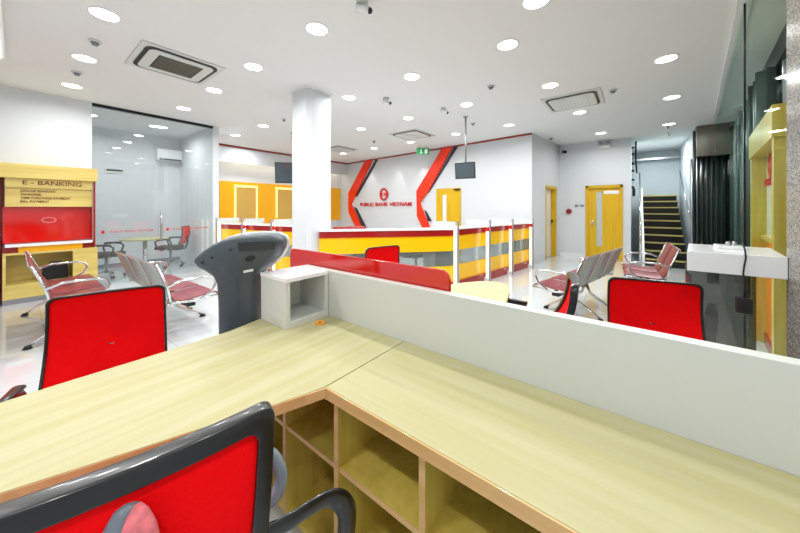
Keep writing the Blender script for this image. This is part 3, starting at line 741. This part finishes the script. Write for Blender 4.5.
def smooth(P, k=5):
    out = []
    for i in range(len(P)-1):
        a, b, c, d_ = P[max(i-1, 0)], P[i], P[i+1], P[min(i+2, len(P)-1)]
        for j in range(k):
            t_ = j/k; out.append(.5*((2*b)+(c-a)*t_+(2*a-5*b+4*c-d_)*t_**2+(3*b-a-3*c+d_)*t_**3))
    return out+[P[-1]]
loop = smooth(loop); brk = smooth(brk)
for s_ in (1, -1):
    f = lambda q: Vector((q.x, q.y*s_, q.z))
    arm = MB().tube([f(q) for q in loop], .026, 10, flat=.38, up=(1, 0, .3)).build('armrest', 'black_plastic', near_chair)
    MB().tube([f(q) for q in brk], .017, 10, flat=.8).build('arm_bracket', 'grey_plastic', arm)
l, a = place_back(.29, 2.06, -104)
office_chair('red mesh office chair standing beyond the left desk in front of the waiting benches', l, a, w=.43, top=.985, taper=1.06, curve=.3, frame=.011, rad=.03, armw=.25)
l, a = place_back(2.29, -.09, 192)
office_chair('red mesh office chair behind the white partition at right, below the floating white counter', l, a, w=.44, top=.975, taper=1.03, frame=.011, rad=.035)
l, a = place_back(2.15, .42, 101)
office_chair('office chair seen edge-on behind the partition, its dark back curving toward the benches', l, a, w=.46, top=.96, curve=.25, frame=.04, fth=.04, lean=.17)
l, a = place_back(2.53, 2.2, -104)
office_chair('office chair whose red back top shows above the red screen, before the teller counter', l, a, w=.46, top=.97, taper=1.0, frame=.011)
q = cam(-6.1*.99, 6.15)
l, a = (1.12, 8.38), R(-24)
office_chair('red-backed office chair at the left of the round meeting table, facing right', l, a, w=.44, top=.95, seat='black_fabric')
l, a = (2.28, 8.75), R(143)
office_chair('red-backed office chair at the right of the round meeting table, facing left', l, a, w=.44, top=.97)
for (x, y), lb in (((4.3, 4.2), 'black staff chair behind the front teller counter, left of two'), ((5.0, 3.5), 'black staff chair behind the front teller counter, right of two by the corner post')):
    office_chair(lb, (x, y), R(-120), w=.44, top=.93, meshmat='black_fabric', group='black staff chairs behind the counter')

# waiting benches
def bench(label, x, y, rz, n=3, pitch=.55, legs=.5):
    t = thing('waiting_bench', label, 'bench', (x, y, 0), rz, 'perforated metal waiting benches')
    prof = [(.27, .405), (.24, .435), (.1, .425), (-.08, .405), (-.16, .42), (-.205, .50), (-.26, .66), (-.315, .80), (-.335, .835)]
    L = n*pitch
    MB().box(-.06, -L/2, .33, .02, L/2, .385).build('beam', 'dark_metal', t, bevel=.006)
    for i in range(n):
        y0 = -L/2+i*pitch+.03; y1 = y0+pitch-.06
        def shell(pr, th, sgn):
            vs = []; k = len(pr)
            for j, (px_, pz) in enumerate(pr):
                if j == 0: tx, tz = pr[1][0]-px_, pr[1][1]-pz
                elif j == k-1: tx, tz = px_-pr[j-1][0], pz-pr[j-1][1]
                else: tx, tz = pr[j+1][0]-pr[j-1][0], pr[j+1][1]-pr[j-1][1]
                ln = math.hypot(tx, tz); nx, nz = tz/ln, -tx/ln
                for yy in (y0, y1): vs.append((px_, yy, pz))
                for yy in (y0, y1): vs.append((px_-nx*th*sgn, yy, pz-nz*th*sgn))
            fs = []
            for j in range(k-1):
                a = 4*j; b = a+4; fs += [(a, a+1, b+1, b), (a+2, b+2, b+3, a+3), (a, b, b+2, a+2), (a+1, a+3, b+3, b+1)]
            fs += [(0, 2, 3, 1), (4*k-4, 4*k-3, 4*k-1, 4*k-2)]
            return MB().add(vs, fs, True)
        shell(prof[:5], .012, 1).build('seat', 'seat_maroon', t, bevel=.004)
        bk = shell(prof[4:], .012, 1).build('backrest', 'seat_maroon', t, bevel=.004)
        shell([(a-.014, b) for a, b in prof[4:]], .006, 1).build('back_plate', 'seat_back_steel', bk)
    for yy in (-L/2, L/2):
        MB().tube([(-.235, yy, .58), (-.12, yy, .625), (.12, yy, .625), (.2, yy, .60), (.225, yy, .54), (.19, yy, .46), (.05, yy, .37)], .018, 10, flat=.8).tube([(-.20, yy, .40), (-.235, yy, .58), (-.33, yy, .83)], .012, 8).tube([(.26, yy, .40), (.0, yy, .38), (-.2, yy, .41)], .012, 8).build('armrest', 'chrome', t)
    for yy in (-legs, legs):
        lg_ = MB().tube([(.30, yy, .03), (.2, yy, .10), (.03, yy, .20), (-.02, yy, .35)], [.016, .022, .028, .034], 10, flat=.7).tube([(-.34, yy, .03), (-.24, yy, .10), (-.07, yy, .20), (-.02, yy, .35)], [.016, .022, .028, .034], 10, flat=.7).build('leg', 'chrome', t)
        MB().cyl((.31, yy), .038, 0, .03, 16, .02).cyl((-.35, yy), .038, 0, .03, 16, .02).build('foot', 'dark_metal', lg_)
    return t
bench('maroon perforated metal waiting bench with chrome arms beside the wooden banking booth', .42, 5.5, 0, legs=.75, pitch=.56)
bench('maroon perforated waiting bench seen from its pale rear, between meeting room and grey console', 1.17, 4.6, R(2), legs=.2, pitch=.53)
bench('maroon waiting bench seen from behind with grey slotted back, in front of the yellow door', 4.76, .62, R(78), legs=.25, pitch=.5)
bench('maroon waiting bench in profile at the foot of the stairs, beyond the right red chair', 6.05, -.12, R(93), n=2, legs=.3)

# ================================================================ TELLER COUNTERS
def counter(label, P, Q, m0=0, m1=0, s0=.02, col=False):
    P, Q = Vector((P[0], P[1])), Vector((Q[0], Q[1])); d = (Q-P).normalized(); n = Vector((d.y, -d.x))     # n toward customers
    if n.dot(-P) < 0: n = -n
    t = thing('teller_counter', label, 'counter', ((P.x+Q.x)/2, (P.y+Q.y)/2, 0), 0, 'angled teller counters')
    def sl(a0, a1, z0, z1, P=P, Q=Q):
        pl = [P+n*a0-d*a0*m0, Q+n*a0+d*a0*m1, Q+n*a1+d*a1*m1, P+n*a1-d*a1*m0]; pl = [(p.x, p.y) for p in pl]
        if col and a0 < -.1 and a1 > 0: pl = pl[1:]+[(2.94, 3.895), (3.165, 3.895), (3.165, 4.02)]
        if col and a0 < -.5: pl[0] = tuple(P+n*a0+d*.5); pl[3] = tuple(P+n*a1+d*.5)
        return MB().prism(pl, z0, z1)
    sl(-.30, .03, 1.03, 1.055).build('worktop', 'white_gloss', t, world=True, bevel=.004)
    sl(-.04, .012, .93, 1.03).build('red_band', 'dark_red', t, world=True)
    sl(-.04, .0, .675, .93).build('upper_panel', 'yellow_panel', t, world=True)
    sl(-.03, -.02, .42, .675).build('glass_panel', 'counter_glass', t, world=True)
    sl(-.04, .0, .15, .42).build('lower_panel', 'yellow_panel', t, world=True)
    sl(-.04, .03, 0, .15).build('plinth', 'dark_red', t, world=True)
    sl(-.75, -.14, .72, .75).build('inner_desk', 'white_gloss', t, world=True)
    m = MB()
    for s_ in (s0, (Q-P).length-.05-.75*m1):
        a = P+d*s_; b = a+d*.03; pl = [a-n*.74, b-n*.74, b-n*.04, a-n*.04]; m.prism([(p.x, p.y) for p in pl], 0, .72)
    m.build('side_panel', 'white_laminate', t, world=True)
    return d, n
def fin(pt, d, n, label, mark=True):
    pt = Vector((pt[0], pt[1]))
    t = thing('counter_divider', label, 'divider', (pt.x, pt.y, 0), 0, 'lit glass dividers on the teller counters')
    def blk(a0, a1, b0, b1, z0, z1): pl = [pt+n*a0+d*b0, pt+n*a1+d*b0, pt+n*a1+d*b1, pt+n*a0+d*b1]; return MB().prism([(p.x, p.y) for p in pl], z0, z1)
    blk(-.40, .10, -.006, .006, 1.06, 1.17).build('frosted_pane', 'frosted_glass', t, world=True)
    blk(.13, .16, -.014, .014, 0, 1.18).build('edge_post', 'aluminium', t, world=True, bevel=.003)
    blk(.07, .115, -.018, .018, .08, 1.10).build('light_tube', 'tube_warm', t, world=True, bevel=.01)
    blk(.033, .13, -.02, .02, 0, .08).build('foot', 'white_gloss', t, world=True)
    if mark:
        p0 = pt+n*.085
        mb = MB(); c0 = Vector((p0.x, p0.y, 1.0)); u = Vector((S38, -C38, 0)); nn = Vector((-C38, -S38, 0))
        mb.extr(oval(0, 0, .05, .045, c0+nn*.045, u, 16), nn*.006); mb.build('round_mark', 'sign_red', t, world=True)
A_, B_, C_ = (2.90, 3.86), (4.49, 2.44), (7.62, 1.965)
P0, P1 = (2.90, 7.44), (3.45, 4.78)
d, n = counter('left teller counter row with red and yellow bands, between glass room and column', P0, P1)
for s_, lb in ((.04, 'nearest the meeting-room glass'), (.90, 'middle one above the grey console'), (1.78, 'nearest the column')):
    pt = Vector(P0)+d*s_; fin(pt, d, n, 'lit glass divider on the left teller row, '+lb, s_ > .5)
d, n = counter('front teller counter between column and corner post, with red and yellow bands', A_, B_, m1=.3, s0=.5, col=True)
d, n = counter('right teller counter running back to the wall corner, over a dark red plinth', B_, C_, m0=.3, s0=.26)
for s_, lb, mk in ((.02, 'forming its front corner post', False), (1.03, 'first one past the corner post', True), (1.95, 'second one past the corner post', True), (2.95, 'at the far end by the wall corner', True)):
    pt = Vector(B_)+d*s_; fin(pt, d, n, 'lit glass divider on right teller counter, '+lb, mk)
lp = on_z(352, 224.5, 1.13)
q = Vector((3.55, 3.62)); dd = (Vector(B_)-Vector(A_)).normalized()
t = MB(); u2 = Vector((dd.x, dd.y)); nn2 = Vector((-dd.y, dd.x))
cc = Vector(A_)+u2*.47+nn2*.22
pl = [cc-u2*.27, cc+u2*.27, cc+u2*.27+nn2*.2, cc-u2*.27+nn2*.2]
tag(t.prism([(p.x, p.y) for p in pl], 1.056, 1.085).build('ledge_board', 'dark_red', bevel=.01), 'flat dark red board lying on the front teller counter near the column', 'board')

# ================================================================ GREY INFORMATION CONSOLE
q = cam(-.975, 1.80); t = thing('information_console', 'dark grey free-standing console with swept oval head behind the left desk', 'console', (q.x, q.y, 0), R(-52))
SC = 1.80/300
outline = [(197, 261), (199, 256.5), (207, 250), (218, 243), (230, 237.5), (244, 234), (262, 232.6), (278, 233.5), (284.5, 236.5), (286.6, 241), (285.5, 247), (280, 256), (271, 264), (262, 270.5), (258.5, 275), (257.8, 282), (257.6, 300), (257.6, 330), (258.5, 441), (218, 441), (219, 330), (218.5, 300), (217.5, 284), (214.5, 277), (208, 272), (201, 268)]
def o2(p): return ((p[0]-238)*SC, EYE-(p[1]-208)*SC)
ol = [o2(p) for p in outline]
def lean(x, y, z): return Vector((x, y+max(0, z-1.0)*-.25, z))
m = MB(); n = len(ol); cxx = sum(p[0] for p in ol)/n; rings = []
def inset(pts, dlt):
    out = []; k = len(pts)
    for i in range(k):
        a, b, c = Vector(pts[i-1]), Vector(pts[i]), Vector(pts[(i+1) % k])
        e1 = (b-a).normalized(); e2 = (c-b).normalized(); nrm = Vector((e1.y+e2.y, -e1.x-e2.x))
        nrm = -nrm.normalized() if True else nrm
        out.append((b.x-nrm.x*dlt*-1, b.y-nrm.y*dlt*-1))
    return out
ar = sum(ol[i][0]*ol[(i+1) % n][1]-ol[(i+1) % n][0]*ol[i][1] for i in range(n))
if ar < 0: ol = ol[::-1]
lev = [(0, .07), (0, .03), (.004, .0), (.014, -.022), (.03, -.034)]
for dl, yy in lev: rings.append([lean(x, yy, z) for x, z in inset(ol, dl)])
vs = [v for r_ in rings for v in r_]; fs = [(j*n+k_, j*n+(k_+1) % n, (j+1)*n+(k_+1) % n, (j+1)*n+k_) for j in range(len(lev)-1) for k_ in range(n)]
fs += [tuple(range(n)), tuple(range((len(lev)-1)*n, len(lev)*n))]
for v in vs: v.z = max(v.z, .03)
m.add(vs, fs, True).build('rear_shell', 'slate', t)
def strip(off, y0, y1, m_, nm):
    head = [p for p in ol]; o_ = inset(head, -off)
    vs = [lean(x, y0, max(z, .03)) for x, z in o_]+[lean(x, y1, max(z, .03)) for x, z in o_]
    fs = [tuple(range(n-1, -1, -1)), tuple(range(n, 2*n))]+[(i, (i+1) % n, n+(i+1) % n, n+i) for i in range(n)]
    MB().add(vs, fs, True).build(nm, m_, t)
strip(.008, .071, .10, 'silver_shell', 'front_shell')
def onface(px, py): x, z = o2((px, py)); return lean(x, -.036, z)
vg = MB(); vg.extr([onface(246, 241), onface(281, 239.5), onface(281, 247.5), onface(246, 249.5)], (0, -.004, 0)); vg.build('vent_panel', 'slate_dark', t)
MB().extr([onface(248, 269), onface(258, 267), onface(257.5, 269.5), onface(248, 271.5)], (0, -.004, 0)).build('white_label', 'white_gloss', t)
lk = onface(256, 256.5); MB().extr([lk+Vector((.028*math.cos(2*PI*i/18), 0, .016*math.sin(2*PI*i/18)+.006*math.cos(2*PI*i/18))) for i in range(18)], (0, -.006, 0)).build('lock_ring', 'slot_black', t)
for i, (a, b) in enumerate(((219, 256), (238, 248), (209, 261))):
    c0 = onface(a, b); MB().extr([c0+Vector((.006*math.cos(2*PI*i/8), 0, .006*math.sin(2*PI*i/8))) for i in range(8)], (0, -.004, 0)).build('screw', 'slot_black', t)
B(-.2, -.1, 0, .2, .26, .03).build('base_plate', 'slate', t, bevel=.008)

# ================================================================ OUR WORKSTATION
DT, D0 = .75, .72
near = [(.69, .885), (.52, .94), (.33, 1.01), (.11, 1.09), (-.1, 1.17), (-.35, 1.3), (-.55, 1.42)]
far = [(-.7, 1.5), (-.72, 1.6), (-.6, 1.645), (-.3, 1.655), (.1, 1.675), (.4, 1.675), (.7, 1.685), (.88, 1.73), (1.165, 1.73)]
t = thing('desk', 'left curved pale maple desk top joining the workstation corner', 'desk', (.2, 1.35, 0))
poly = [(1.165, .887), (.69, .887)]+near[1:]+far
MB().prism(poly, D0+.002, DT).build('desk_top', 'maple_x', t, world=True)
# edge band following the near side
def band(pts, z0, z1, th):
    mb = MB()
    for a, b in zip(pts, pts[1:]): mb.slab(a, b, z0, z1, th, 0)
    return mb
band([(.69, .882)]+near[1:], D0-.008, DT-.002, .005).build('edge_band', 'maple_edge', t, world=True)
B(-.62, 1.40, 0, -.59, 1.62, D0).build('end_panel', 'maple_inner', t, world=True)
t = thing('desk', 'right straight pale maple desk top along the white partition', 'desk', (.93, .0, 0))
B(.695, -1.25, D0+.002, 1.165, .883, DT).build('desk_top', 'maple', t, world=True, bevel=.0015)
B(.69, -1.25, D0-.012, .697, .885, DT-.002).build('edge_band', 'maple_edge', t, world=True)
B(.72, -1.2, 0, 1.14, -1.17, D0).build('end_panel', 'maple_inner', t, world=True)
sh = thing('open_shelf_unit', 'open maple cubbyhole unit standing under the desks', 'shelf unit', (.93, .3, 0))
ys = [1.60, 1.21, .865, .485, .12, -.25, -.62, -1.1]
for y in ys:
    o = B(.728, y-.011, .06, 1.13, y+.011, D0).build('divider', 'maple_inner', sh, world=True)
    B(.724, y-.011, .06, .728, y+.011, D0-.01).build('edge_strip', 'maple_edge', o, world=True)
for y0, y1 in zip(ys[1:], ys):
    o = B(.734, y0+.011, .43, 1.13, y1-.011, .448).build('shelf', 'maple_inner', sh, world=True)
    B(.730, y0+.011, .43, .734, y1-.011, .448).build('edge_strip', 'maple_edge', o, world=True)
B(.73, -1.11, .06, 1.13, 1.61, .08).build('bottom_board', 'maple_inner', sh, world=True)
B(1.13, -1.11, .06, 1.145, 1.61, D0).build('back_board', 'maple_inner', sh, world=True)
B(.76, -1.11, 0, 1.12, 1.61, .06).build('plinth', 'maple_edge', sh, world=True)
tag(B(1.167, -1.37, 0, 1.215, 1.735, 1.02).build('desk_partition', 'white_laminate', bevel=.002), 'long low white partition standing along the back of the right desk', 'partition')
# cubby box
t = thing('cubby_box', 'small white open-front box standing on the desk corner by the partition', 'box', (1.02, 1.58, DT))
bx0, bx1, by0, by1, bz = .885, 1.163, 1.46, 1.725, 1.02
w = .024
m = MB(); m.box(bx0, by0, DT+.0005, bx0+w, by1, bz-.02); m.box(bx1-w, by0, DT+.0005, bx1, by1, bz-.02); m.box(bx0+w, by0, DT+.0005, bx1-w, by1, DT+w+.01)
m.build('carcass', 'white_laminate', t, world=True, bevel=.0015)
B(bx0+w, by1-.012, DT+w+.01, bx1-w, by1, bz-.02).build('back_board', 'white_laminate', t, world=True)
B(bx0-.003, by0-.003, bz-.02, bx1, by1+.003, bz+.002).build('lid', 'white_gloss', t, world=True, bevel=.0015)
# orange grommet
p = on_z(320, 323.5, DT); t = thing('cable_cap', 'small orange round cable cap lying on the desk before the white box', 'cable cap', (p.x, p.y, DT))
MB().cyl((0, 0), .028, .0003, .009, 24, .025).build('disc', 'orange_cap', t); MB().cyl((-.006, -.008), .008, .009, .0105, 14).build('hole', 'slot_black', t)
# red privacy screen
def plate(y0, y1, z0, z1, r, x0, x1):
    pts = []
    for cy_, cz, a in ((y1-r, z1-r, 0), (y0+r, z1-r, PI/2)):
        for i in range(9): b = a+PI/2*i/8; pts.append((cy_+r*math.cos(b), cz+r*math.sin(b)))
    pts += [(y0, z0), (y1, z0)]
    return MB().extr([(x0, a, b) for a, b in pts], (x1-x0, 0, 0))
t = thing('privacy_screen', 'glossy red rounded privacy screen rising behind the white partition', 'screen', (1.235, 1.3, .7))
plate(.67, 1.97, .72, 1.11, .05, 1.225, 1.243).build('panel', 'red_gloss', t, world=True, bevel=.002)
B(1.2155, .9, .75, 1.2255, .96, .95).box(1.2155, 1.5, .75, 1.2255, 1.56, .95).build('bracket', 'steel', t, world=True)
# customer side table
t = thing('side_table', 'cream round-cornered table top just beyond the end of the red screen', 'table', (1.95, .98, 0))
pts = [(1.247, .66), (1.9, .66), (2.06, .69), (2.35, .76), (2.53, .82), (2.60, .89), (2.61, .98), (2.55, 1.08), (2.42, 1.17), (2.296, 1.23), (2.0, 1.29), (1.247, 1.3)]
MB().prism(pts, .722, .75).build('table_top', 'maple', t, world=True, bevel=.004)
MB().cyl((1.95, .98), .035, .02, .722, 16).build('leg', 'steel', t, world=True); MB().cyl((1.95, .98), .22, 0, .02, 28).build('base', 'steel', t, world=True)

# ================================================================ RIGHT SIDE: frame, floating counter, cable
fP, fQ = (3.48, -.82), (4.95, -1.0)
fd = (Vector(fQ)-Vector(fP)).normalized(); fn = Vector((fd.y, -fd.x))     # outward (-y)
def fb(s0, s1, o0, o1, z0, z1):
    P = Vector(fP); pl = [P+fd*s0+fn*o0, P+fd*s1+fn*o0, P+fd*s1+fn*o1, P+fd*s0+fn*o1]; return MB().prism([(p.x, p.y) for p in pl], z0, z1)
FL = 1.48
t = thing('illuminated_frame', 'tall yellow wood portal frame beside the granite pillar with white and orange panels', 'portal', (4.2, -.95, 0))
fb(0, .1, 0, .26, 0, 1.93).build('post', 'frame_maple', t, world=True)
fb(FL-.14, FL, 0, .26, 0, 1.93).build('post', 'frame_maple', t, world=True)
fb(-.01, FL+.01, -.01, .27, 1.93, 2.17).build('header', 'frame_maple', t, world=True)
up = fb(.1, FL-.14, .10, .13, 1.12, 1.93).build('white_sign_panel', 'white_gloss', t, world=True)
fb(.1, FL-.14, .06, .14, 1.08, 1.12).build('sill', 'frame_maple', t, world=True)
fb(.1, .32, .10, .13, .1, 1.08).build('lower_panel', 'sign_red', t, world=True)
fb(.32, .9, .10, .13, .1, 1.08).build('lower_panel', 'orange_red', t, world=True)
fb(.9, FL-.14, .10, .13, .1, 1.08).build('lower_panel', 'orange_panel', t, world=True)
fb(.1, FL-.14, .08, .15, 0, .1).build('kick_board', 'dark_red', t, world=True)
PF = Vector(fP)+fn*.095
def fp(px, py): return on_line(px, py, PF, PF+fd)
c0 = fp(770.3, 165); u = Vector((-fd.x, -fd.y, 0)); N = Vector((-fn.x, -fn.y, 0))
lg2 = bpy.data.objects.new('emblem', None); C.objects.link(lg2); lg2.parent = t; lg2.location = c0-t.location
m = MB(); nn_ = 24; o = oval(0, 0, .10, .125, c0, u, nn_); i_ = oval(0, 0, .055, .085, c0, u, nn_)
bpy.data.objects.remove(lg2)
vs = o+i_+[p+N*.006 for p in o]+[p+N*.006 for p in i_]; fs = []
for a in range(nn_):
    b = (a+1) % nn_; fs += [(a, b, nn_+b, nn_+a), (2*nn_+a, 3*nn_+a, 3*nn_+b, 2*nn_+b), (a, 2*nn_+a, 2*nn_+b, b), (nn_+a, nn_+b, 3*nn_+b, 3*nn_+a)]
m.add(vs, fs); m.extr([c0+u*(-.06)+Vector((0, 0, .03)), c0+u*.06+Vector((0, 0, .03)), c0+u*.06-Vector((0, 0, .03)), c0-u*.06-Vector((0, 0, .03))], N*.006)
m.build('emblem', 'sign_red', up, world=True)
c1 = fp(767, 182.5)
text('lettering', 'PUBLIC BANK', 'sign_red', c1+N*.004, u, width=.5, height=.07, parent=up)

t = thing('writing_counter', 'white box-shaped writing counter on a smoked glass panel beside the granite pillar', 'counter', (2.45, -.41, 0))
MB().prism([(2.21, -.563), (2.21, -.222), (2.68, -.276), (2.68, -.618)], 1.066, 1.17).build('counter_box', 'white_gloss', t, world=True, bevel=.003)
B(2.56, -.54, 0, 2.575, -.25, 1.066).build('glass_panel', 'smoke_glass', t, world=True)
B(2.2, -.566, 1.075, 2.212, -.64, 1.16).build('counter_reflection', 'frosted_glass', t, world=True)  # pale strip imitating the counter's reflection in the polished granite
t = thing('power_adapter', 'small black adapter dangling on a wavy cable over the white writing counter', 'adapter', (2.19, -.43, .87))
cyp = [on_line(px, py, (2.2, 0), (2.2, 1)) for px, py in ((744, 243), (745, 250), (746, 258), (744.3, 266), (743.3, 274), (744.8, 282), (745, 290), (744, 299))]
cyp[0] = cyp[0]+Vector((.03, 0, .0))
MB().tube(cyp, .0035, 8).build('cable', 'dark_metal', t, world=True)
a = on_line(744, 306, (2.19, 0), (2.19, 1))
B(2.18, a.y-.028, a.z-.035, 2.21, a.y+.028, a.z+.04).build('adapter_body', 'black_plastic', t, world=True, bevel=.005)
t = thing('plastic_holder', 'small white plastic holder lying on the writing counter', 'holder', (2.5, -.42, 1.17))
B(-.06, -.06, 0, .06, .05, .018).build('tray', 'white_gloss', t, bevel=.004); MB().ball((-.02, .0, .028), .014).ball((.02, -.03, .028), .012).build('knob', 'steel', t)

# ================================================================ STAIRCASE
t = thing('staircase', 'black staircase with gold nosings rising behind the benches', 'staircase', (10.6, -.6, 0))
sx0, sw0, sw1, rise, run = 9.42, -.2, -.97, .178, .27
for i in range(10):
    x = sx0+i*run; z = (i+1)*rise
    st = B(x, sw1, (i*rise if i else 0), x+run+(.74 if i == 9 else .012), sw0, z-.02).build('step', 'step_black', t, world=True)
    B(x-.012, sw1, z-.02, x+run+(.74 if i == 9 else 0), sw0, z).build('tread', 'step_black', st, world=True)
    B(x-.022, sw1+.01, z-.028, x+.0, sw0-.01, z+.003).build('nosing', 'nosing_gold', st, world=True)
m = MB(); pts = [(sx0-.05, 0), (sx0+.25, 0), (sx0+10*run+.2, 1.78), (sx0+10*run+.2, 2.02), (sx0+10*run, 2.02), (sx0-.05, .26)]
m.extr([(a, sw0+.002, b) for a, b in pts], (0, .05, 0)); m.build('side_stringer', 'white_gloss', t, world=True)
# handrails
hr = thing('stair_handrail', 'chrome handrail along the left side of the staircase', 'handrail', (9.5, -.13, 0))
a = Vector((9.45, -.12, .95)); b = Vector((11.6, -.12, 2.45))
MB().tube([(9.45, -.12, .0), (9.45, -.12, .95), (9.55, -.12, 1.05), b], .024, 10).build('rail', 'chrome', hr, world=True)
for i in range(3):
    x = 10.1+i*.6; zr = 1.05+(x-9.55)/(11.6-9.55)*(2.45-1.05); MB().tube([(x, -.12, max(0, (x-sx0)/run*rise+.2)), (x, -.12, zr)], .014, 8).build('baluster', 'chrome', hr, world=True)
hr = thing('stair_handrail', 'dark steel post and rail on the right side of the staircase', 'handrail', (9.4, -1.22, 0))
MB().tube([(9.35, -1.02, 0), (9.35, -1.02, 2.5)], .03, 10).build('post', 'steel', hr, world=True)
MB().tube([(9.2, -1.04, 0), (9.2, -1.04, 3.1)], .028, 10).build('post', 'dark_metal', hr, world=True)
MB().tube([(9.35, -1.02, .95), (11.6, -1.02, 2.45)], .02, 10).build('rail', 'steel', hr, world=True)
gb = thing('glass_balustrade', 'upper glass balustrade with steel fixings left of the staircase opening', 'balustrade', (10.1, .0, 1.9))
B(9.95, .025, 1.75, 10.95, .04, 3.2).build('glass_pane', 'green_glass', gb, world=True)
for i in range(6):
    MB().tube([(10.1+(i % 2)*.25, .06, 1.95+i*.22), (10.1+(i % 2)*.25, -.0, 1.95+i*.22)], .03, 12).build('fixing', 'dark_metal', gb, world=True)
q1, q2, q3 = [on_line(px, py, (10, -.02), (11, -.02)) for px, py in ((641, 139), (642, 160), (651, 170))]
MB().tube([(10.3, -.03, 3.2), (10.35, -.03, 2.72), (10.85, -.05, 2.4)], .022, 10).build('rail', 'dark_metal', gb, world=True)
B(10.0, -.02, 1.72, 10.6, .045, 1.92).build('ledge', 'step_black', gb, world=True)
# wall fittings on far wall
def far(px, py): return on_line(px, py, (9.9, 0), (9.9, 1))
p = far(604.5, 144.5); t = thing('emergency_light', 'twin-head white emergency light high on the far wall above the yellow door', 'emergency light', (9.86, p.y, p.z-.12))
B(-.03, -.15, 0, .04, .15, .12).build('battery_box', 'white_laminate', t, bevel=.008)
for s_ in (-1, 1): MB().tube([(-.01, s_*.09, .16), (-.07, s_*.09, .15)], .045, 16).build('lamp_head', 'grey_plastic', t)
p = far(569, 211.3); t = thing('fire_alarm_bell', 'small round dark red alarm bell on the far wall between the doors', 'alarm', (9.88, p.y, p.z-.07))
MB().tube([(.02, 0, .07), (-.03, 0, .07)], .075, 24).build('bell', 'dark_red', t); MB().tube([(-.03, 0, .07), (-.045, 0, .07)], .03, 16).build('hub', 'black_plastic', t)
for px, w in ((576.5, 'left'), (582, 'right')):
    p = far(px, 205.8); tag(B(9.885, p.y-.045, p.z-.028, 9.899, p.y+.045, p.z+.028).build('wall_switch', 'grey_plastic', bevel=.003), 'small dark switch plate left of the yellow door, %s one of two' % w, 'switch', None)

# ================================================================ CAMERA, WORLD, VIEW
cd = bpy.data.cameras.new('camera'); co = bpy.data.objects.new('camera', cd); C.objects.link(co)
co.location = (0, 0, EYE); co.rotation_euler = (PI/2, 0, math.radians(38-90))
cd.sensor_fit = 'HORIZONTAL'; cd.sensor_width = 36; cd.lens = 36*F/800; cd.shift_y = -(266.5-208)/800; cd.clip_start = .02
bpy.context.scene.camera = co
w = bpy.data.worlds.new('world'); bpy.context.scene.world = w; w.use_nodes = True
w.node_tree.nodes['Background'].inputs[0].default_value = (.05, .06, .07, 1); w.node_tree.nodes['Background'].inputs[1].default_value = .3
vs_ = bpy.context.scene.view_settings
vs_.view_transform = 'Standard'; vs_.look = 'None'; vs_.gamma = 1; vs_.use_curve_mapping = False; vs_.exposure = -.12
